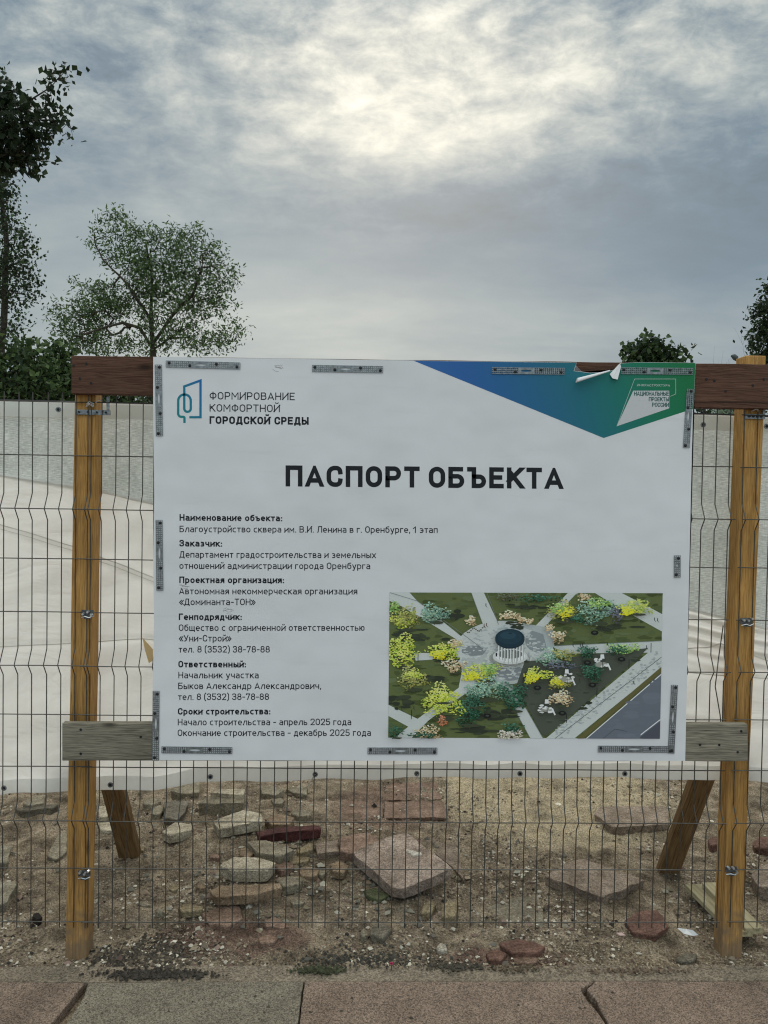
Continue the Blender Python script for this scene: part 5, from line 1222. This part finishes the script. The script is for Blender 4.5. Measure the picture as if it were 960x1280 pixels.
# ------------------------------------------------------------------ trees
def make_tree(name, label, cat, base_, limbs, blobs, nat, leaf, nleaf, cols, seed, spread=.35, r0=.012, group=None, step=.5, gravity=0.0, droop=0.0, leafshape=.55, maxr=.3):
    random.seed(seed)
    nodes = []; par = []
    def addn(p, q): nodes.append(Vector(p)); par.append(q); return len(nodes)-1
    last = addn(base_, -1)
    tips = {}
    for L_ in limbs:                   # polylines; first point of later ones attaches to the nearest node
        if len(nodes) > 1:
            p0 = Vector(L_[0]); last = min(range(len(nodes)), key=lambda i: (nodes[i]-p0).length)
        else: last = 0
        prev = nodes[last]
        for p in L_:
            p = Vector(p); d = (p-prev).length; k = max(1, int(d/step))
            for j in range(1, k+1):
                q = prev.lerp(p, j/k)
                if j < k: q = q+Vector([random.uniform(-1, 1) for _ in range(3)])*step*.08
                last = addn(q, last)
            prev = p
    core = len(nodes)
    vol = [bb[3]*bb[4]*bb[5]*(bb[6] if len(bb) > 6 else 1) for bb in blobs]
    att = []
    for _ in range(nat):
        bb = random.choices(blobs, vol)[0]
        while True:
            v = Vector([random.uniform(-1, 1) for _ in range(3)])
            if v.length < 1: break
        v = v*(v.length**-.25 if v.length > .05 else 1)
        att.append(Vector((bb[0]+v.x*bb[3], bb[1]+v.y*bb[4], bb[2]+v.z*bb[5])))
    ctr = nodes[core-1]
    att.sort(key=lambda p: min((p-nodes[i]).length for i in range(0, core)))
    import numpy as np
    cap_ = 20000; arr = np.zeros((cap_, 3)); 
    for i, p in enumerate(nodes): arr[i] = p
    startn = 1 if core > 2 else 0
    for p in att:
        m_ = len(nodes); dd = arr[startn:m_]-np.array(p); dist = np.sqrt((dd**2).sum(1)) + np.maximum(0, dd[:, 2])*gravity
        j = int(np.argmin(dist))+startn; q = nodes[j]; d = (p-q).length; k = max(1, int(d/step)); last = j
        for t in range(1, k+1):
            c = q.lerp(p, t/k)
            if t < k: c = c+Vector([random.uniform(-1, 1) for _ in range(3)])*step*.16+Vector((0, 0, droop*step*sin(pi*t/k)))
            if len(nodes) < cap_-2: arr[len(nodes)] = c; last = addn(c, last)
    cnt = [0]*len(nodes)
    haschild = [False]*len(nodes)
    for i in range(len(nodes)-1, 0, -1):
        cnt[i] += 1; cnt[par[i]] += cnt[i]; haschild[par[i]] = True
    cnt[0] += 1
    root = thing(name, base_, label, cat, group)
    b = MB()
    for i in range(1, len(nodes)):
        ra = min(maxr, r0*cnt[par[i]]**.5) if par[i] < core or cnt[i] > 6 else r0*cnt[i]**.5*1.15
        rb = min(maxr, r0*cnt[i]**.5)
        n = 7 if cnt[i] > 60 else 4 if cnt[i] > 6 else 3
        b.tube([nodes[par[i]], nodes[i]], [min(ra, rb*1.6+.001), rb], n, cap=False)
    b.build('trunk', M_BARK, root, smooth=True)
    b = MB()
    for i in range(1, len(nodes)):
        if cnt[i] > 7: continue
        for _ in range(nleaf):
            c = nodes[i].lerp(nodes[par[i]], random.random())+Vector([random.gauss(0, 1) for _ in range(3)])*spread*.5
            d = Vector([random.gauss(0, 1) for _ in range(3)]); d.z -= .35; d.normalize(); s = d.orthogonal().normalized(); s.rotate(Matrix.Rotation(random.random()*6.28, 3, d))
            l = leaf*random.uniform(.6, 1.25); w = l*leafshape
            nrm = d.cross(s)*l*.12
            k = random.uniform(.7, 1.3); cc = random.choice(cols); cc = tuple(q*k for q in cc)
            b.add([c, c+d*l*.45+s*w/2+nrm, c+d*l, c+d*l*.45-s*w/2+nrm], [(0, 1, 2), (0, 2, 3)], cc)
    b.build('crown', M_LEAF, root)
    return root
GRN = [(.07, .125, .05), (.10, .165, .06), (.05, .09, .038), (.13, .20, .075)]
GRND = [(.022, .04, .018), (.03, .05, .022), (.016, .03, .014)]
GRNB = [(.05, .085, .03), (.07, .115, .04), (.03, .055, .02), (.10, .15, .055)]
def D(px, py, Y, dy=0): v = P(px, py, Y); return Vector((v.x, v.y+dy, v.z))
def B(px, py, Y, rx, rz, ry=None, w=1, dy=0):
    v = P(px, py, Y); k = Y/F; return (v.x, v.y+dy, v.z, rx*k, (ry or (rx+rz)/2)*k, rz*k, w)
# ash tree behind the board
Y = 28; bx = P(192, 600, Y).x
make_tree('ash_tree', 'feathery spreading tree rising above the board left corner', 'tree', (bx, Y, 0),
    [[(bx, Y, 1.5), D(191, 470, Y), D(191, 437, Y)], [D(191, 437, Y), D(178, 412, Y, -.3), D(160, 408, Y, -.6), D(140, 415, Y, -.8), D(118, 425, Y, -1)], [D(191, 437, Y), D(189, 400, Y), D(188, 350, Y, .2), D(180, 300, Y, .3)],
     [D(191, 437, Y), D(208, 420, Y, .4), D(230, 416, Y, .8), D(250, 425, Y, .9), D(285, 420, Y, 1)], [D(191, 430, Y), D(215, 395, Y), D(243, 372, Y, -.3), D(255, 340, Y, -.4)], [D(189, 400, Y), D(165, 360, Y, -.5), D(135, 330, Y, -.6), D(118, 300, Y)], [D(208, 420, Y, .4), D(235, 398, Y, .8), D(268, 385, Y, 1)]],
    [B(146, 284, Y, 30, 13), B(128, 303, Y, 22, 12), B(145, 268, Y, 12, 6, w=2), B(178, 300, Y, 26, 18), B(165, 325, Y, 34, 16), B(190, 345, Y, 38, 26), B(215, 298, Y, 24, 14), B(240, 293, Y, 16, 12), B(236, 325, Y, 38, 20), B(268, 318, Y, 20, 16), B(285, 345, Y, 16, 16), B(250, 360, Y, 34, 24, w=.8),
     B(272, 385, Y, 28, 16, w=.7), B(296, 408, Y, 16, 12, w=.7), B(285, 422, Y, 22, 12, w=.6), B(210, 390, Y, 46, 30, w=.55), B(150, 372, Y, 34, 18, w=1), B(110, 358, Y, 22, 12), B(128, 385, Y, 36, 20, w=1.1), B(88, 385, Y, 22, 14), B(70, 403, Y, 18, 12, w=.8), B(105, 412, Y, 34, 20, w=1), B(130, 430, Y, 50, 14, w=.8), B(180, 425, Y, 34, 20, w=.5), B(245, 425, Y, 44, 16, w=.6)],
    2300, .175, 7, GRN, 31, spread=.30, r0=.0026, step=.38, leafshape=.34, maxr=.12)
# tall poplar at the left edge
Y = 34; bx = P(4, 600, Y).x
make_tree('poplar_tree', 'tall slim poplar at the left picture edge behind the netting', 'tree', (bx, Y, 0),
    [[(bx, Y, 3), D(2, 440, Y), D(6, 380, Y), D(8, 300, Y), D(-4, 200, Y), D(-8, 140, Y)]],
    [B(12, 310, Y, 32, 34), B(14, 350, Y, 30, 32, w=.8), B(2, 390, Y, 30, 36, w=.5), B(-6, 255, Y, 26, 34), B(-10, 200, Y, 24, 40), B(-6, 430, Y, 28, 25, w=.4)],
    1100, .16, 6, GRND+GRN[:1], 32, spread=.45, r0=.0045, step=.45, leafshape=.7, maxr=.14)
# near tree reaching in at the upper left
Y = 6.5; bx = P(-230, 600, Y).x
make_tree('near_tree', 'nearest tree reaching dark big leaves in at the upper left', 'tree', (bx, Y, 0),
    [[(bx, Y, 2), D(-215, 350, Y), D(-180, 220, Y), D(-150, 60, Y)], [D(-180, 220, Y), D(-90, 180, Y), D(-10, 165, Y), D(40, 150, Y)], [D(-10, 165, Y), D(30, 130, Y), D(62, 110, Y), D(82, 88, Y)], [D(40, 150, Y), D(65, 150, Y), D(88, 158, Y)], [D(-90, 180, Y), D(-20, 195, Y), D(30, 192, Y), D(58, 188, Y)], [D(-90, 180, Y), D(-40, 130, Y), D(0, 100, Y)], [D(-180, 220, Y), D(-90, 60, Y), D(-25, 10, Y)]],
    [B(0, 160, Y, 50, 48), B(40, 150, Y, 34, 22, w=.9), B(30, 190, Y, 36, 18, w=1.2), B(10, 110, Y, 28, 22, w=.5), B(76, 95, Y, 13, 17, w=1.6), B(62, 125, Y, 22, 10, w=.9), B(84, 160, Y, 16, 9, w=1.4), B(-60, 130, Y, 70, 90, w=.5), B(-150, 60, Y, 90, 100, w=.25), B(-28, 5, Y, 26, 12, w=1), B(-10, 215, Y, 28, 12, w=1), B(55, 200, Y, 16, 7, w=1.2)],
    1500, .066, 5, GRND, 33, spread=.10, r0=.0012, step=.13, leafshape=.68, maxr=.16)
# dense trees behind the netting on the left
Y = 17
for k, (px, py, rx, rz, lab) in enumerate(((20, 470, 46, 36, 'dense leafy bush behind the netting at the left picture edge'), (72, 468, 34, 32, 'dense leafy bush just left of the dark top plank'), (150, 492, 60, 24, 'low bush seen under the dark plank beside the left post'))):
    yy = Y+k*1.3; bx = P(px, 600, yy).x
    make_tree('leafy_bush', lab, 'bush', (bx, yy, 0), [[(bx, yy, .6), D(px, 560, yy), D(px, 500, yy)]], [B(px, py, yy, rx, rz), B(px-rx*.5, py+22, yy, rx*.8, rz), B(px+rx*.5, py+30, yy, rx*.7, rz), B(px+rx*.2, py-rz*.7, yy, rx*.4, rz*.5, w=2), B(px, 560, yy, rx, 45)],
        520, .16, 9, GRNB, 40+k, spread=.34, r0=.005, step=.35, leafshape=.7, group='green bushes behind the netting')
# small tree right
Y = 15; bx = P(818, 600, Y).x
make_tree('maple_tree', 'round leafy treetop above the board right corner', 'tree', (bx, Y, 0), [[(bx, Y, 1.5), D(818, 520, Y), D(816, 465, Y), D(812, 440, Y)], [D(816, 465, Y), D(835, 450, Y), D(850, 438, Y)], [D(816, 465, Y), D(798, 445, Y)]],
    [B(806, 442, Y, 22, 15), B(795, 455, Y, 17, 10), B(835, 452, Y, 20, 9), B(856, 457, Y, 9, 5), B(812, 431, Y, 15, 9), B(790, 440, Y, 9, 6), B(830, 440, Y, 8, 6), B(840, 434, Y, 6, 4), B(852, 440, Y, 8, 5), B(816, 475, Y, 38, 26, w=.6)],
    520, .13, 6, GRNB[:3]+GRND[:1], 50, spread=.19, r0=.0035, step=.2, leafshape=.72)
# bushes right behind plank
Y = 19
for k, (px, py, lab) in enumerate(((882, 512, 'dark bush seen under the top plank right of the board'), (915, 514, 'paler bush seen under the top plank beside the right post'))):
    yy = Y-k; bx = P(px, 600, yy).x
    make_tree('leafy_bush', lab, 'bush', (bx, yy, 0), [[(bx, yy, .6), D(px, 550, yy)]], [B(px, py+16, yy, 22, 22), B(px, 560, yy, 22, 30)], 240, .16, 7, GRND if k == 0 else [(.16, .22, .15), (.10, .16, .10), (.2, .26, .19)], 60+k, spread=.3, r0=.008, step=.3, leafshape=.6, group='green bushes behind the netting')
# conifer-like tree at right edge
Y = 24; bx = P(972, 600, Y).x
make_tree('edge_tree', 'dark narrow tree cut by the right picture edge', 'tree', (bx, Y, 0), [[(bx, Y, 2), D(972, 500, Y), D(970, 420, Y), D(972, 340, Y)]],
    [B(975, 360, Y, 20, 18), B(966, 395, Y, 28, 24), B(972, 425, Y, 38, 20), B(968, 450, Y, 34, 18), B(985, 380, Y, 30, 40), B(975, 490, Y, 40, 30, w=.5)], 900, .15, 9, GRND+GRNB[:1], 70, spread=.26, r0=.004, step=.35, leafshape=.6)
# bare shrub beside it
def bare_shrub():
    Y = 26; g = P(915, 600, Y); root = thing('bare_shrub', (g.x, Y, 0), 'leafless pale twigs left of the dark narrow tree', 'shrub')
    random.seed(8); b = MB()
    def grow(p, d, l, r, n):
        q = [p]; 
        for _ in range(4): d = (d+Vector([random.uniform(-.22, .22) for _ in range(3)])+Vector((0, 0, .05))).normalized(); q.append(q[-1]+d*l/4)
        b.tube(q, [r*(1-.15*i) for i in range(5)], 3, cap=False)
        if n:
            for k in range(3): grow(q[random.choice((2, 3, 4))], (d+Vector([random.uniform(-.7, .7) for _ in range(3)])).normalized(), l*.7, r*.6, n-1)
    b.tube([(g.x, Y, 0), (g.x+.1, Y, 3)], [.06, .04], 5, cap=False)
    for k in range(6): grow(Vector((g.x+.1, Y, 2.9)), Vector((random.uniform(-.35, .55), random.uniform(-.3, .3), 1)).normalized(), 1.9, .016, 3)
    b.build('branches', noisy('dry_twig', (.28, .26, .24), (.38, .36, .33), 10, 2), root)
bare_shrub()
def street_lamp():
    Y = 22; x0 = P(924, 600, Y).x; root = thing('street_lamp', (x0, Y, 0), 'small dark street lamp head above the plank left of the right post', 'street lamp')
    m = noisy('lamp_paint', (.06, .075, .075), (.09, .105, .105), 10, 2, rough=.5)
    b = MB(); tz = P(922, 452, Y).z; b.tube([(x0, Y, -.05), (x0, Y, 3), (x0, Y, tz-.35), P(923.2, 456, Y), P(921, 450.5, Y)], [.09, .07, .05, .035, .03], 8); b.build('pole', m, root, smooth=True)
    b = MB(); q = [P(921.5, 451, Y), P(919.6, 447.6, Y), P(917, 445.3, Y), P(913.6, 444.5, Y)]; 
    b.tube(q, [.03, .085, .075, .02], 8); b.build('lamp_head', m, root, smooth=True)
street_lamp()
